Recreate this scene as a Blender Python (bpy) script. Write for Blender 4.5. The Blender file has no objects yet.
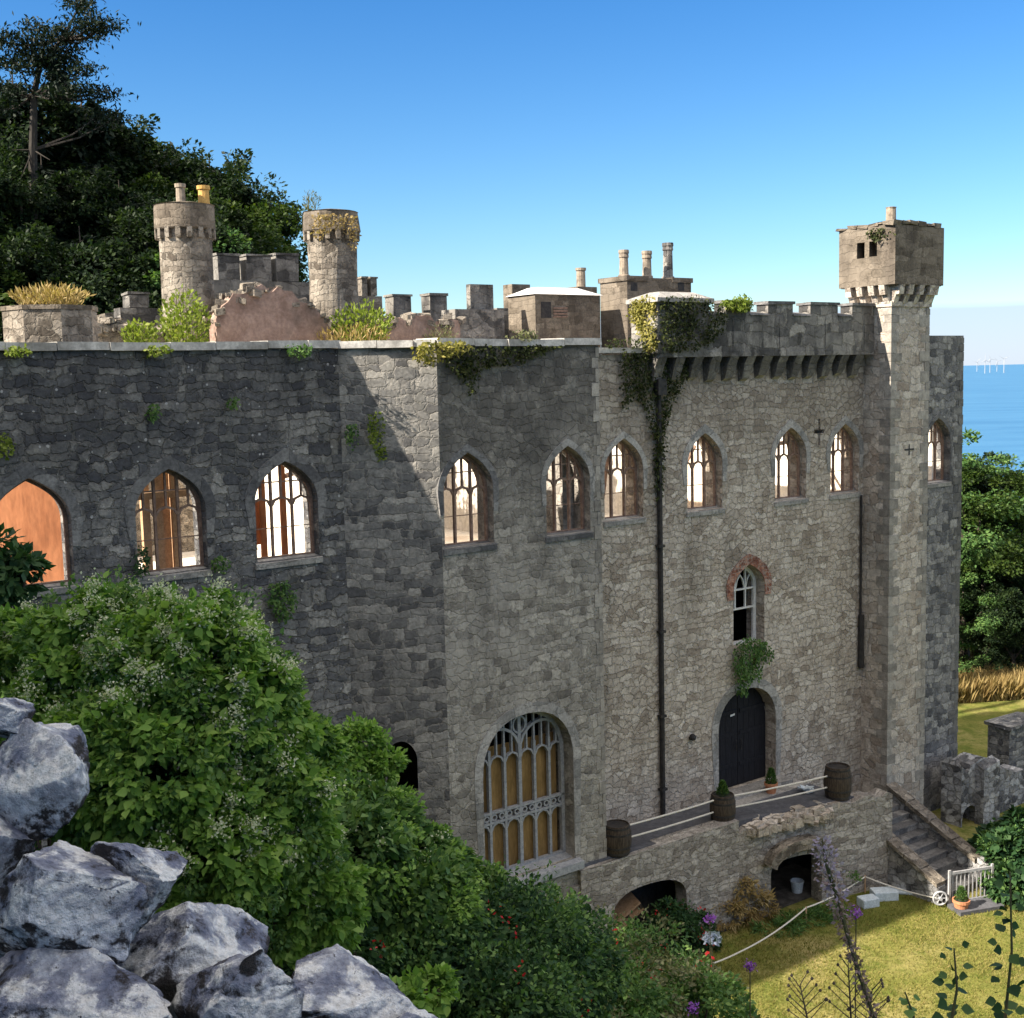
import bpy, bmesh, math, random
import numpy as np
from mathutils import Vector, Matrix, noise as mnoise
from mathutils.geometry import delaunay_2d_cdt
R = math.radians
scene = bpy.context.scene
COL = scene.collection
rng = np.random.default_rng(7)
random.seed(7)

# ---------------------------------------------------------------- camera
F, W_, H_ = 1217.0, 1024, 1018
ROLL, PITCH = R(1.37), R(6.2615)
cam_d = bpy.data.cameras.new('camera'); cam = bpy.data.objects.new('camera', cam_d); COL.objects.link(cam)
cam_d.sensor_fit = 'HORIZONTAL'; cam_d.sensor_width = 36; cam_d.lens = F*36/W_
cam_d.clip_start = .05; cam_d.clip_end = 120000
_f = Vector((0, math.cos(PITCH), -math.sin(PITCH))); _u = Vector((0, math.sin(PITCH), math.cos(PITCH))); _r = Vector((1, 0, 0))
cr, sr = math.cos(ROLL), math.sin(ROLL)
cx_, cy_ = _r*cr - _u*sr, _r*sr + _u*cr
cam.matrix_world = Matrix(((cx_.x, cy_.x, -_f.x, 0), (cx_.y, cy_.y, -_f.y, 0), (cx_.z, cy_.z, -_f.z, 0), (0, 0, 0, 1)))
scene.camera = cam

# ---------------------------------------------------------------- light
TH = R(36.0)                                   # direction of the castle front
D = np.array([math.cos(TH), math.sin(TH), 0.]); N = np.array([math.sin(TH), -math.cos(TH), 0.]); O = np.array([5.68, 35.75, 0.])
SUN_EL = R(35.0)
SUN_A = math.asin(math.tan(SUN_EL)/3.75)       # sun stands a little behind the plane of the front
_sh = -D*math.cos(SUN_A) - N*math.sin(SUN_A)
SUN = Vector((_sh[0]*math.cos(SUN_EL), _sh[1]*math.cos(SUN_EL), math.sin(SUN_EL)))
sun_d = bpy.data.lights.new('sun', 'SUN'); sun_d.energy = 5.0; sun_d.angle = R(.55); sun_d.color = (1, .90, .76)
sun = bpy.data.objects.new('sun', sun_d); COL.objects.link(sun); sun.rotation_euler = SUN.to_track_quat('Z', 'Y').to_euler(); sun.location = (-40, -20, 40)
world = bpy.data.worlds.new('World'); scene.world = world; world.use_nodes = True
wn, wl = world.node_tree.nodes, world.node_tree.links
bg = wn['Background']
sky = wn.new('ShaderNodeTexSky'); sky.sky_type = 'NISHITA'; sky.sun_disc = False
sky.sun_elevation = SUN_EL; sky.sun_rotation = math.atan2(SUN.x, SUN.y)
sky.altitude = 100; sky.air_density = 1.0; sky.dust_density = .2; sky.ozone_density = 3.0
bg.inputs['Strength'].default_value = .15
SKY_OUT = sky.outputs[0]
# a low bank of grey-lavender cloud along the sea horizon
tc = wn.new('ShaderNodeTexCoord'); sep = wn.new('ShaderNodeSeparateXYZ'); wl.new(tc.outputs['Generated'], sep.inputs[0])
mr = wn.new('ShaderNodeMapRange'); mr.inputs[1].default_value = .046; mr.inputs[2].default_value = .051; mr.inputs[3].default_value = .75; mr.inputs[4].default_value = 0
nz = wn.new('ShaderNodeTexNoise'); nz.inputs['Scale'].default_value = 6; nz.inputs['Detail'].default_value = 4
ma = wn.new('ShaderNodeMath'); ma.operation = 'MULTIPLY_ADD'; ma.inputs[1].default_value = .006
wl.new(tc.outputs['Generated'], nz.inputs[0]); wl.new(nz.outputs[0], ma.inputs[0]); wl.new(sep.outputs[2], ma.inputs[2]); wl.new(ma.outputs[0], mr.inputs[0])
hs = wn.new('ShaderNodeHueSaturation'); hs.inputs['Saturation'].default_value = 1.16; hs.inputs['Value'].default_value = 1.0
wl.new(SKY_OUT, hs.inputs['Color'])
# the sky is dimmer and bluer low down; an unseen bright veil is added overhead to light the shaded front
rp = wn.new('ShaderNodeValToRGB'); wl.new(sep.outputs[2], rp.inputs[0]); el = rp.color_ramp.elements
el[0].position = 0; el[0].color = (.40, .425, .44, 1); el[1].position = .29; el[1].color = (.205, .365, .48, 1)
e3 = el.new(.12); e3.color = (.335, .425, .475, 1)
ml = wn.new('ShaderNodeMixRGB'); ml.blend_type = 'MULTIPLY'; ml.inputs[0].default_value = 1; wl.new(hs.outputs[0], ml.inputs[1]); wl.new(rp.outputs[0], ml.inputs[2])
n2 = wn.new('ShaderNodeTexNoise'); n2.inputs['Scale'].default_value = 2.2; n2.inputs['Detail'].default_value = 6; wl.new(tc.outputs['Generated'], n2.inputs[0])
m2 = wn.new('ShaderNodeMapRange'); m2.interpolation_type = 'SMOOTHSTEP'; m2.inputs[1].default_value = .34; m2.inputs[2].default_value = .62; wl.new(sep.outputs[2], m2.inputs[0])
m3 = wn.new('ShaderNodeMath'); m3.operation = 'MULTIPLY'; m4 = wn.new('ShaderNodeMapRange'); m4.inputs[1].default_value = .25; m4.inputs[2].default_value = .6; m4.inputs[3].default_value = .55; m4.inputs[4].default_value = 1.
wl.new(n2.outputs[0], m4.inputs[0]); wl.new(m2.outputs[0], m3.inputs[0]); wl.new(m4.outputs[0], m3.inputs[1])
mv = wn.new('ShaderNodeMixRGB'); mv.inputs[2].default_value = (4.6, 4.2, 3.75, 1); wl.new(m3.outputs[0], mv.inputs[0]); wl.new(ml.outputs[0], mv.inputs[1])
mx = wn.new('ShaderNodeMixRGB'); mx.inputs[2].default_value = (1.7, 2.05, 2.75, 1)
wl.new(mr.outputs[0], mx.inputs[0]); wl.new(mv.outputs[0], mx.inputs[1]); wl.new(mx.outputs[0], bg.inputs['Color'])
scene.view_settings.view_transform = 'Standard'; scene.view_settings.look = 'None'; scene.view_settings.gamma = 1
scene.view_settings.exposure = 1.35
scene.render.engine = 'CYCLES'
scene.cycles.max_bounces = 6; scene.cycles.transparent_max_bounces = 8
scene.cycles.use_denoising = True

# ---------------------------------------------------------------- measuring
def ray(x, y):
    a, b = (x-512)/F, -(y-509)/F
    r, u = a*cr+b*sr, -a*sr+b*cr
    return np.array([r, math.cos(PITCH)+u*math.sin(PITCH), -math.sin(PITCH)+u*math.cos(PITCH)])
def at(x, y, Y):
    d = ray(x, y); return d*(Y/d[1])
def atw(x, y, w):
    d = ray(x, y); return d*((w+O@N)/(d@N))
def atz(x, y, z):
    d = ray(x, y); return d*(z/d[2])
def P(u, w, z):
    q = O+u*D+w*N; return np.array([q[0], q[1], z])
def uw(p):
    q = np.asarray(p)-O; return q@D, q@N
ZL = -16.0                                       # lawn
def smooth(a, b, x):
    t = np.clip((x-a)/(b-a), 0, 1); return t*t*(3-2*t)
def terrain(x, y):
    x = np.asarray(x, float); y = np.asarray(y, float)
    near = -1.75 - .78*np.maximum(0, .7*x+.75*y)
    back = ZL + .2*np.maximum(0, -x-2)*smooth(15, 40, y)*0
    z = np.maximum(near, ZL)
    # soft foot of the slope
    k = .8; z = ZL + k*np.log1p(np.exp(np.clip((near-ZL)/k, -30, 30)))
    hill = np.clip(-6-.44*(x+12), ZL, 16)
    z = z + (hill-ZL)*smooth(46, 60, y)
    far = smooth(70, 330, y+.55*np.maximum(0, x-20)) * (1-smooth(-30, 30, -x-30))
    z = z - 62*far
    return z
def tz(x, y): return float(terrain(x, y))

# ---------------------------------------------------------------- object helpers
def tag(o, label=None, cat=None, group=None, kind=None):
    if label: o['label'] = label
    if cat: o['category'] = cat
    if group: o['group'] = group
    if kind: o['kind'] = kind
    return o
def empty(name, loc, label=None, cat=None, group=None):
    o = bpy.data.objects.new(name, None); COL.objects.link(o); o.location = loc; o.empty_display_size = .3
    return tag(o, label, cat, group)
ORG = {}
def org(o):
    p = o
    while p.parent: p = p.parent
    return np.array(p.location)
def raw_mesh(name, V, Fc, mat, smooth_=False, uv=True, loops=None):
    me = bpy.data.meshes.new(name)
    me.from_pydata([tuple(v) for v in V], [], Fc)
    if uv: autouv(me, loops)
    if smooth_: me.polygons.foreach_set('use_smooth', [True]*len(me.polygons))
    for m in (mat if isinstance(mat, (list, tuple)) else [mat]): me.materials.append(m)
    me.update()
    return me
def autouv(me, origin=None):
    uvl = me.uv_layers.new(name='UVMap')
    o = np.array(origin) if origin is not None else np.zeros(3)
    vs = np.empty(len(me.vertices)*3); me.vertices.foreach_get('co', vs); vs = vs.reshape(-1, 3)+o
    out = np.zeros((len(me.loops), 2))
    for p in me.polygons:
        n = p.normal
        idx = list(p.loop_indices); co = vs[list(p.vertices)]
        if abs(n.z) > .75:
            out[idx] = np.stack([co@D, co@N], 1)
        else:
            t = np.array([-n.y, n.x, 0.]); t /= np.linalg.norm(t)+1e-9
            out[idx] = np.stack([co@t, co[:, 2]], 1)
    uvl.data.foreach_set('uv', out.ravel())
class MB:
    """collects pieces; build() links them as one mesh object"""
    def __init__(s): s.V = []; s.F = []; s.M = []; s.n = 0; s.uv = {}
    def add(s, V, Fc, mi=0, uv=None):
        b = s.n; V = [tuple(map(float, v)) for v in V]; s.V += V
        for i, f in enumerate(Fc):
            if uv is not None: s.uv[len(s.F)] = uv[i]
            s.F.append(tuple(b+j for j in f)); s.M.append(mi)
        s.n += len(V); return s
    def hexa(s, c8, mi=0):
        """8 corners: bottom 4 ccw, top 4 ccw"""
        return s.add(c8, [(3, 2, 1, 0), (4, 5, 6, 7), (0, 1, 5, 4), (1, 2, 6, 5), (2, 3, 7, 6), (3, 0, 4, 7)], mi)
    def box(s, u0, u1, w0, w1, z0, z1, mi=0, jit=0):
        c = [P(u0, w1, z0), P(u1, w1, z0), P(u1, w0, z0), P(u0, w0, z0), P(u0, w1, z1), P(u1, w1, z1), P(u1, w0, z1), P(u0, w0, z1)]
        if jit: c = [q+rng.normal(0, jit, 3) for q in c]
        return s.hexa(c, mi)
    def obox(s, c, ax, ay, az, mi=0):
        """oriented box: centre and three half vectors"""
        c, ax, ay, az = map(np.asarray, (c, ax, ay, az))
        return s.hexa([c-ax-ay-az, c+ax-ay-az, c+ax+ay-az, c-ax+ay-az, c-ax-ay+az, c+ax-ay+az, c+ax+ay+az, c-ax+ay+az], mi)
    def tube(s, pts, rad, n=8, cap=True, mi=0):
        pts = [np.asarray(p, float) for p in pts]; m = len(pts)
        rad = rad if hasattr(rad, '__len__') else [rad]*m
        V = []; ref = None
        for i, p in enumerate(pts):
            t = pts[min(i+1, m-1)]-pts[max(i-1, 0)]; t = t/(np.linalg.norm(t)+1e-9)
            if ref is None: ref = np.array([0, 0, 1.]) if abs(t[2]) < .9 else np.array([1., 0, 0])
            a = np.cross(ref, t); a /= np.linalg.norm(a)+1e-9; b = np.cross(t, a); ref = b if abs(np.dot(b, t)) < .5 else ref
            for k in range(n):
                q = 2*math.pi*k/n; V.append(p+rad[i]*(a*math.cos(q)+b*math.sin(q)))
        Fc = [(i*n+k, i*n+(k+1) % n, (i+1)*n+(k+1) % n, (i+1)*n+k) for i in range(m-1) for k in range(n)]
        if cap: Fc += [tuple(range(n-1, -1, -1)), tuple((m-1)*n+k for k in range(n))]
        return s.add(V, Fc, mi)
    def lathe(s, c, prof, n=24, mi=0, wob=0, a0=0):
        """profile of (radius, z) about the vertical through c; uv runs round the wall in metres"""
        V = []; m = len(prof); c = np.asarray(c)
        for r, z in prof:
            for k in range(n):
                q = a0+2*math.pi*k/n; rr = r*(1+wob*mnoise.noise(Vector((math.cos(q)*2, math.sin(q)*2, z*1.3+c[0])))) if wob else r
                V.append(c+np.array([rr*math.cos(q), rr*math.sin(q), z]))
        Fc = []; U = []; rm = max(r for r, z in prof)
        for i in range(m-1):
            for k in range(n):
                Fc.append((i*n+k, i*n+(k+1) % n, (i+1)*n+(k+1) % n, (i+1)*n+k))
                ua, ub = k/n*2*math.pi*rm, (k+1)/n*2*math.pi*rm; za, zb = prof[i][1], prof[i+1][1]
                if abs(za-zb) < .02: zb = za+abs(prof[i][0]-prof[i+1][0])
                U.append([(ua, za), (ub, za), (ub, zb), (ua, zb)])
        Fc.append(tuple((m-1)*n+k for k in range(n))); U.append([tuple(V[(m-1)*n+k][:2]) for k in range(n)])
        Fc.append(tuple(range(n-1, -1, -1))); U.append([tuple(V[k][:2]) for k in range(n-1, -1, -1)])
        return s.add(V, Fc, mi, U)
    def prism(s, poly, fr, d0, d1, mi=0):
        """2-D polygon (s,z) ccw in frame fr(s,z,depth), from depth d0 (front) to d1 (back)"""
        n = len(poly); V = [fr(a, b, d0) for a, b in poly]+[fr(a, b, d1) for a, b in poly]
        tri = delaunay_2d_cdt([Vector(p) for p in poly], [], [list(range(n))], 1, 1e-6)
        T = []
        if len(tri[0]) == n:
            T = [tuple(f) for f in tri[2]]
        else: T = [tuple(range(n))]
        Fc = [tuple(f) for f in T]+[tuple(n+j for j in reversed(f)) for f in T]
        Fc += [(i, n+i, n+(i+1) % n, (i+1) % n) for i in range(n)]
        return s.add(V, Fc, mi)
    def build(s, name, mat, parent=None, loc=None, smooth_=False, label=None, uv=True, fix=True):
        o = org(parent) if parent is not None else (np.array(loc) if loc is not None else np.zeros(3))
        me = bpy.data.meshes.new(name)
        me.from_pydata([(v[0]-o[0], v[1]-o[1], v[2]-o[2]) for v in s.V], [], s.F)
        if fix and not s.uv:
            bm = bmesh.new(); bm.from_mesh(me); bmesh.ops.recalc_face_normals(bm, faces=bm.faces); bm.to_mesh(me); bm.free()
        if uv:
            autouv(me, o)
            if s.uv:
                d = me.uv_layers[0].data
                for fi, u in s.uv.items():
                    for li, q in zip(me.polygons[fi].loop_indices, u): d[li].uv = q
        for m in (mat if isinstance(mat, (list, tuple)) else [mat]): me.materials.append(m)
        if any(s.M): me.polygons.foreach_set('material_index', s.M)
        if smooth_: me.polygons.foreach_set('use_smooth', [True]*len(me.polygons))
        me.update()
        ob = bpy.data.objects.new(name, me); COL.objects.link(ob)
        if parent is not None: ob.parent = parent
        else: ob.location = o
        if label: ob['label'] = label
        return ob
def np_mesh(name, V, Fc, mat, o, parent=None, smooth_=False):
    """V (n,3) array, Fc (m,k) array of equal faces: fast path for leaves"""
    me = bpy.data.meshes.new(name); V = V-np.asarray(o)
    me.vertices.add(len(V)); me.vertices.foreach_set('co', V.astype(np.float32).ravel())
    m, k = Fc.shape
    me.loops.add(m*k); me.loops.foreach_set('vertex_index', Fc.astype(np.int32).ravel())
    me.polygons.add(m); me.polygons.foreach_set('loop_start', np.arange(0, m*k, k, dtype=np.int32))
    me.materials.append(mat)
    if smooth_: me.polygons.foreach_set('use_smooth', np.ones(m, bool))
    me.update(calc_edges=True)
    ob = bpy.data.objects.new(name, me); COL.objects.link(ob)
    if parent is not None: ob.parent = parent
    else: ob.location = tuple(o)
    return ob
def wall_frame(p0, p1):
    """frame along the wall from p0 to p1 (world xy); s metres along, z up, depth into the wall"""
    a, b = np.asarray(p0)[:2], np.asarray(p1)[:2]; t = (b-a)/np.linalg.norm(b-a); nn = np.array([-t[1], t[0]])  # inward (away from viewer)
    return lambda s, z, d: np.array([a[0]+t[0]*s+nn[0]*d, a[1]+t[1]*s+nn[1]*d, z])
def inside(poly, x, y):
    c = False; n = len(poly)
    for i in range(n):
        x1, y1 = poly[i]; x2, y2 = poly[(i+1) % n]
        if (y1 > y) != (y2 > y) and x < (x2-x1)*(y-y1)/(y2-y1)+x1: c = not c
    return c
def wall_mesh(mb, fr, outline, holes, thick, mi=0, back=True):
    loops = [outline]+holes; vs = []; ed = []
    for l in loops:
        b = len(vs); vs += [Vector(p) for p in l]; ed += [(b+i, b+(i+1) % len(l)) for i in range(len(l))]
    r = delaunay_2d_cdt(vs, ed, [], 0, 1e-6)
    pts = [tuple(v) for v in r[0]]
    T = []
    for f in r[2]:
        gx = sum(pts[i][0] for i in f)/3; gy = sum(pts[i][1] for i in f)/3
        if inside(outline, gx, gy) and not any(inside(h, gx, gy) for h in holes): T.append(tuple(f))
    mb.add([fr(a, b, 0) for a, b in pts], T, mi)
    if back: mb.add([fr(a, b, thick) for a, b in pts], [tuple(reversed(f)) for f in T], mi)
    for l in loops:
        n = len(l)
        mb.add([fr(a, b, 0) for a, b in l]+[fr(a, b, thick) for a, b in l], [(i, n+i, n+(i+1) % n, (i+1) % n) for i in range(n)], mi)
    return mb
def gothic(c, h, z0, spring, apex, n=9):
    """pointed arch opening, ccw from lower left"""
    r = apex-spring; Rr = (h*h+r*r)/(2*h); th = math.atan2(r, Rr-h) if Rr > h else math.atan2(r, -(h-Rr))
    rt = []
    for i in range(n+1):
        t = i/n; rt.append((c+(1-t)**2*h+2*t*(1-t)*h*1.0, spring+2*t*(1-t)*r*.60+t*t*r))
    rt[-1] = (c, apex)
    lf = [(2*c-x, z) for x, z in reversed(rt[:-1])]
    return [(c-h, z0), (c+h, z0)]+rt+lf
def flatarch(c, h, z0, spring, apex, n=14, pw=2.3):
    pts = [(c-h, z0), (c+h, z0)]
    for i in range(n+1):
        a = math.pi*i/n; x = math.cos(a); x = math.copysign(abs(x)**(2/pw), x)
        pts.append((c+h*x, spring+(apex-spring)*math.sin(a)**(2/pw)))
    return pts
def arch_z(poly, x):
    """height of the arch above x"""
    best = None
    for i in range(len(poly)):
        (x1, y1), (x2, y2) = poly[i], poly[(i+1) % len(poly)]
        if min(x1, x2)-1e-6 <= x <= max(x1, x2)+1e-6 and abs(x1-x2) > 1e-6:
            y = y1+(y2-y1)*(x-x1)/(x2-x1); best = y if best is None else max(best, y)
    return best
_bk = [0]
def bar(mb, fr, pts, wd, d0, d1, closed=False):
    """a flat bar following a 2-D polyline"""
    _bk[0] = (_bk[0]+1) % 7; e = .0017*_bk[0]; d0 += e; d1 -= e
    pts = [np.array(p, float) for p in pts]; n = len(pts); L = []; Rr = []
    for i in range(n):
        a = pts[(i-1) % n] if (closed or i > 0) else pts[i]; b = pts[(i+1) % n] if (closed or i < n-1) else pts[i]
        t = b-a; t /= np.linalg.norm(t)+1e-9; nn = np.array([-t[1], t[0]])
        k = 1.0
        if 0 < i < n-1 or closed:
            t1 = pts[i]-a; t1 /= np.linalg.norm(t1)+1e-9; k = 1/max(.5, float(np.dot(np.array([-t1[1], t1[0]]), nn)))
        L.append(pts[i]+nn*wd/2*k); Rr.append(pts[i]-nn*wd/2*k)
    V = []
    for i in range(n): V += [fr(L[i][0], L[i][1], d0), fr(Rr[i][0], Rr[i][1], d0), fr(Rr[i][0], Rr[i][1], d1), fr(L[i][0], L[i][1], d1)]
    Fc = []
    for i in range(n if closed else n-1):
        a, b = 4*i, 4*((i+1) % n)
        for k in range(4): Fc.append((a+k, a+(k+1) % 4, b+(k+1) % 4, b+k))
    if not closed: Fc += [(3, 2, 1, 0), (4*n-4, 4*n-3, 4*n-2, 4*n-1)]
    mb.add(V, Fc)
def band(mb, fr, inner, outer, d0, d1):
    """solid ring segment between two open polylines with the same count"""
    n = len(inner); V = []
    for (a, b), (c, e) in zip(inner, outer): V += [fr(a, b, d0), fr(c, e, d0), fr(c, e, d1), fr(a, b, d1)]
    Fc = []
    for i in range(n-1):
        a, b = 4*i, 4*(i+1)
        for k in range(4): Fc.append((a+k, a+(k+1) % 4, b+(k+1) % 4, b+k))
    Fc += [(3, 2, 1, 0), (4*n-4, 4*n-3, 4*n-2, 4*n-1)]
    mb.add(V, Fc)
def grow(poly, c, zc, k):
    out = []
    n = len(poly)
    for i in range(n):
        a, b = np.array(poly[(i-1) % n]), np.array(poly[(i+1) % n]); t = b-a; t /= np.linalg.norm(t)+1e-9
        out.append((poly[i][0]+t[1]*k, poly[i][1]-t[0]*k))
    return out
# ---------------------------------------------------------------- materials
class NT:
    def __init__(s, name):
        s.m = bpy.data.materials.new(name); s.m.use_nodes = True; s.t = s.m.node_tree; s.b = s.t.nodes['Principled BSDF']
        s.b.inputs['Roughness'].default_value = .85; s.b.inputs['Specular IOR Level'].default_value = .25
    def n(s, ty, **kw):
        nd = s.t.nodes.new('ShaderNode'+ty)
        for k, v in kw.items():
            if k.startswith('i_'):
                key = k[2:]; key = int(key) if key.isdigit() else key.replace('_', ' ')
                if hasattr(v, 'links') or isinstance(v, bpy.types.NodeSocket): s.t.links.new(v, nd.inputs[key])
                else: nd.inputs[key].default_value = v
            else: setattr(nd, k, v)
        return nd
    def l(s, a, b): s.t.links.new(a, b)
    def math(s, op, a, b=0., c=0., clamp=False):
        nd = s.t.nodes.new('ShaderNodeMath'); nd.operation = op; nd.use_clamp = clamp
        for i, v in enumerate((a, b, c)):
            if isinstance(v, bpy.types.NodeSocket): s.l(v, nd.inputs[i])
            else: nd.inputs[i].default_value = v
        return nd.outputs[0]
    def vmath(s, op, a, b):
        nd = s.t.nodes.new('ShaderNodeVectorMath'); nd.operation = op
        for i, v in enumerate((a, b)):
            if isinstance(v, bpy.types.NodeSocket): s.l(v, nd.inputs[i])
            else: nd.inputs[i].default_value = v
        return nd.outputs[0]
    def mix(s, f, a, b, mode='MIX'):
        nd = s.t.nodes.new('ShaderNodeMixRGB'); nd.blend_type = mode
        for i, v in enumerate((f, a, b)):
            if isinstance(v, bpy.types.NodeSocket): s.l(v, nd.inputs[i])
            else: nd.inputs[i].default_value = v if i == 0 else (*v, 1)
        return nd.outputs[0]
    def ramp(s, f, stops, interp='LINEAR'):
        nd = s.t.nodes.new('ShaderNodeValToRGB'); nd.color_ramp.interpolation = interp; e = nd.color_ramp.elements
        while len(e) < len(stops): e.new(.5)
        for q, (p, c) in zip(e, stops): q.position = p; q.color = (*c, 1) if hasattr(c, '__len__') else (c, c, c, 1)
        s.l(f, nd.inputs[0]); return nd.outputs[0]
    def noise(s, vec, scale, detail=4, rough=.55):
        return s.n('TexNoise', i_Vector=vec, i_Scale=scale, i_Detail=detail, i_Roughness=rough).outputs[0]
    def range(s, v, a, b, c=0., d=1.):
        nd = s.t.nodes.new('ShaderNodeMapRange'); nd.interpolation_type = 'SMOOTHSTEP'
        s.l(v, nd.inputs[0])
        for i, q in enumerate((a, b, c, d)): nd.inputs[i+1].default_value = q
        return nd.outputs[0]
    def bump(s, h, dist=.03, strength=1.):
        nd = s.n('Bump', i_Height=h, i_Distance=dist, i_Strength=strength); s.l(nd.outputs[0], s.b.inputs['Normal'])
    def color(s, c): s.l(c, s.b.inputs['Base Color'])

def masonry(name, stones, mortar, bw=.46, rh=.24, rub=0., rub_sc=(.36, .27), stain=.5, top=0., stain_c=(.05, .05, .052), speck=0., green=0., bump=.05, mort=.016, flat=0., pale=0., pale_c=(.5, .47, .42)):
    rub = rub*.5 if rub < 1 else rub
    s = NT(name)
    uv = s.n('UVMap').outputs[0]
    nv = s.n('TexNoise', i_Vector=uv, i_Scale=1.1, i_Detail=2.).outputs['Color']
    d1 = s.vmath('SCALE', s.vmath('SUBTRACT', nv, (.5, .5, .5)), (0, 0, 0)); d1.node.inputs['Scale'].default_value = .28
    nv2 = s.n('TexNoise', i_Vector=uv, i_Scale=6.5, i_Detail=4., i_Roughness=.6).outputs['Color']
    d2 = s.vmath('SCALE', s.vmath('SUBTRACT', nv2, (.5, .5, .5)), (0, 0, 0)); d2.node.inputs['Scale'].default_value = .24
    q = s.vmath('ADD', s.vmath('ADD', uv, d1), d2)
    # roughly squared rubble laid in wandering courses of uneven height
    sq = s.n('SeparateXYZ', i_0=q); qu, qv = sq.outputs[0], sq.outputs[1]
    wv = s.math('MULTIPLY', s.math('SUBTRACT', s.noise(s.vmath('MULTIPLY', uv, (.45, 1., 1)), 1.3, 2), .5), rh*2.6)
    rv = s.math('DIVIDE', s.math('ADD', qv, wv), rh); row = s.math('FLOOR', rv); fv = s.math('FRACT', rv)
    cv = s.n('CombineXYZ', i_0=s.math('DIVIDE', qu, bw), i_1=s.math('ADD', s.math('MULTIPLY', row, 7.31), .5))
    c1 = s.n('TexVoronoi', voronoi_dimensions='2D', i_Vector=cv.outputs[0], i_Scale=1., i_Randomness=1.)
    c2 = s.n('TexVoronoi', voronoi_dimensions='2D', feature='DISTANCE_TO_EDGE', i_Vector=cv.outputs[0], i_Scale=1., i_Randomness=1.)
    t_a = s.n('SeparateColor', i_0=c1.outputs['Color']).outputs[0]
    e_u = s.math('MULTIPLY', c2.outputs[0], bw); e_v = s.math('MULTIPLY', s.math('MINIMUM', fv, s.math('SUBTRACT', 1., fv)), rh)
    edge = s.math('SMOOTH_MIN', e_u, e_v, .03)
    edge = s.math('ADD', edge, s.math('MULTIPLY', s.math('SUBTRACT', s.noise(uv, 9., 4, .7), .5), .035))
    m_a = s.range(edge, mort*.15, mort*1.7, 1, 0)
    qs = s.vmath('MULTIPLY', q, (1/rub_sc[0], 1/rub_sc[1], 1))
    v1 = s.n('TexVoronoi', voronoi_dimensions='2D', i_Vector=qs, i_Scale=1., i_Randomness=.88)
    v2 = s.n('TexVoronoi', voronoi_dimensions='2D', feature='DISTANCE_TO_EDGE', i_Vector=qs, i_Scale=1., i_Randomness=.88)
    t_b = s.n('SeparateColor', i_0=v1.outputs['Color']).outputs[0]
    m_b = s.range(s.math('ADD', v2.outputs[0], s.math('MULTIPLY', s.math('SUBTRACT', s.noise(uv, 7., 4, .7), .5), .16)), .0, .13, 1, 0)
    big = s.noise(uv, .35, 3)
    rf = s.range(big, .62-rub*.35-.04, .62-rub*.35+.04) if 0 < rub < 1 else None
    if rub <= 0: t, m = t_a, m_a
    elif rub >= 1: t, m = t_b, m_b
    else:
        t = s.mix(rf, t_a, t_b); m = s.mix(rf, m_a, m_b)
    fine = s.noise(uv, 14, 6, .65); mid = s.noise(uv, 3.2, 4)
    tt = s.math('ADD', t, s.math('MULTIPLY', s.math('SUBTRACT', mid, .5), .9))
    k = len(stones); col = s.ramp(tt, [(i/(k-1)*.9+.05, c) for i, c in enumerate(stones)])
    col = s.mix(.85, col, s.ramp(fine, [(.25, .40), (.5, .95), (.78, 1.5)]), 'MULTIPLY')
    col = s.mix(.7, col, s.ramp(s.noise(uv, 5., 5, .7), [(.28, .5), (.5, 1.), (.72, 1.3)]), 'MULTIPLY')
    mm = s.math('MULTIPLY', m, s.range(s.noise(uv, 1.6, 5, .7), .35, .65, .1, .85))
    mcol = s.mix(.6, mortar, s.ramp(fine, [(.3, .55), (.7, 1.2)]), 'MULTIPLY')
    col = s.mix(mm, col, mcol)
    if flat:      # patches of old render that hide the joints
        ff = s.math('MULTIPLY', s.range(s.noise(uv, .55, 4), .5, .62), flat)
        col = s.mix(ff, col, s.mix(.6, [(a+b)/2 for a, b in zip(stones[-1], mortar)], s.ramp(s.noise(uv, 2.2, 6, .7), [(.3, .5), (.7, 1.25)]), 'MULTIPLY'))
    if pale:
        pf = s.math('MULTIPLY', s.range(s.noise(uv, .9, 5, .6), .52, .66), pale); col = s.mix(pf, col, pale_c)
    st = s.vmath('MULTIPLY', uv, (1.1, .16, 1))
    sn = s.math('ADD', s.math('MULTIPLY', s.noise(st, 1., 5, .65), .6), s.math('MULTIPLY', s.noise(uv, .45, 5, .6), .4))
    sf = s.math('MULTIPLY', s.range(sn, .46, .66), stain)
    col = s.mix(sf, col, stain_c)
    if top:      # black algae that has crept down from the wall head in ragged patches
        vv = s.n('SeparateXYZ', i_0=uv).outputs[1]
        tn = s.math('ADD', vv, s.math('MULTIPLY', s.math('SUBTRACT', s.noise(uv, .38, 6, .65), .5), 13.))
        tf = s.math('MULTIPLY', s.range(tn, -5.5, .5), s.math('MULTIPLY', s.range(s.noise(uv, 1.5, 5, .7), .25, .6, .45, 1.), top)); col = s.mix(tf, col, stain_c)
    if green:
        gf = s.math('MULTIPLY', s.range(s.noise(uv, .8, 6, .7), .55, .7), green); col = s.mix(gf, col, (.07, .085, .03))
    if speck:
        vs = s.n('TexVoronoi', voronoi_dimensions='2D', i_Vector=uv, i_Scale=2.6, i_Randomness=1.)
        rad = s.math('MULTIPLY', s.n('SeparateColor', i_0=vs.outputs['Color']).outputs[1], .16)
        sp = s.math('MULTIPLY', s.math('LESS_THAN', vs.outputs[0], s.math('MULTIPLY', rad, s.noise(uv, 9, 3))), speck)
        col = s.mix(sp, col, (.42, .42, .42))
    s.color(col)
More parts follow.
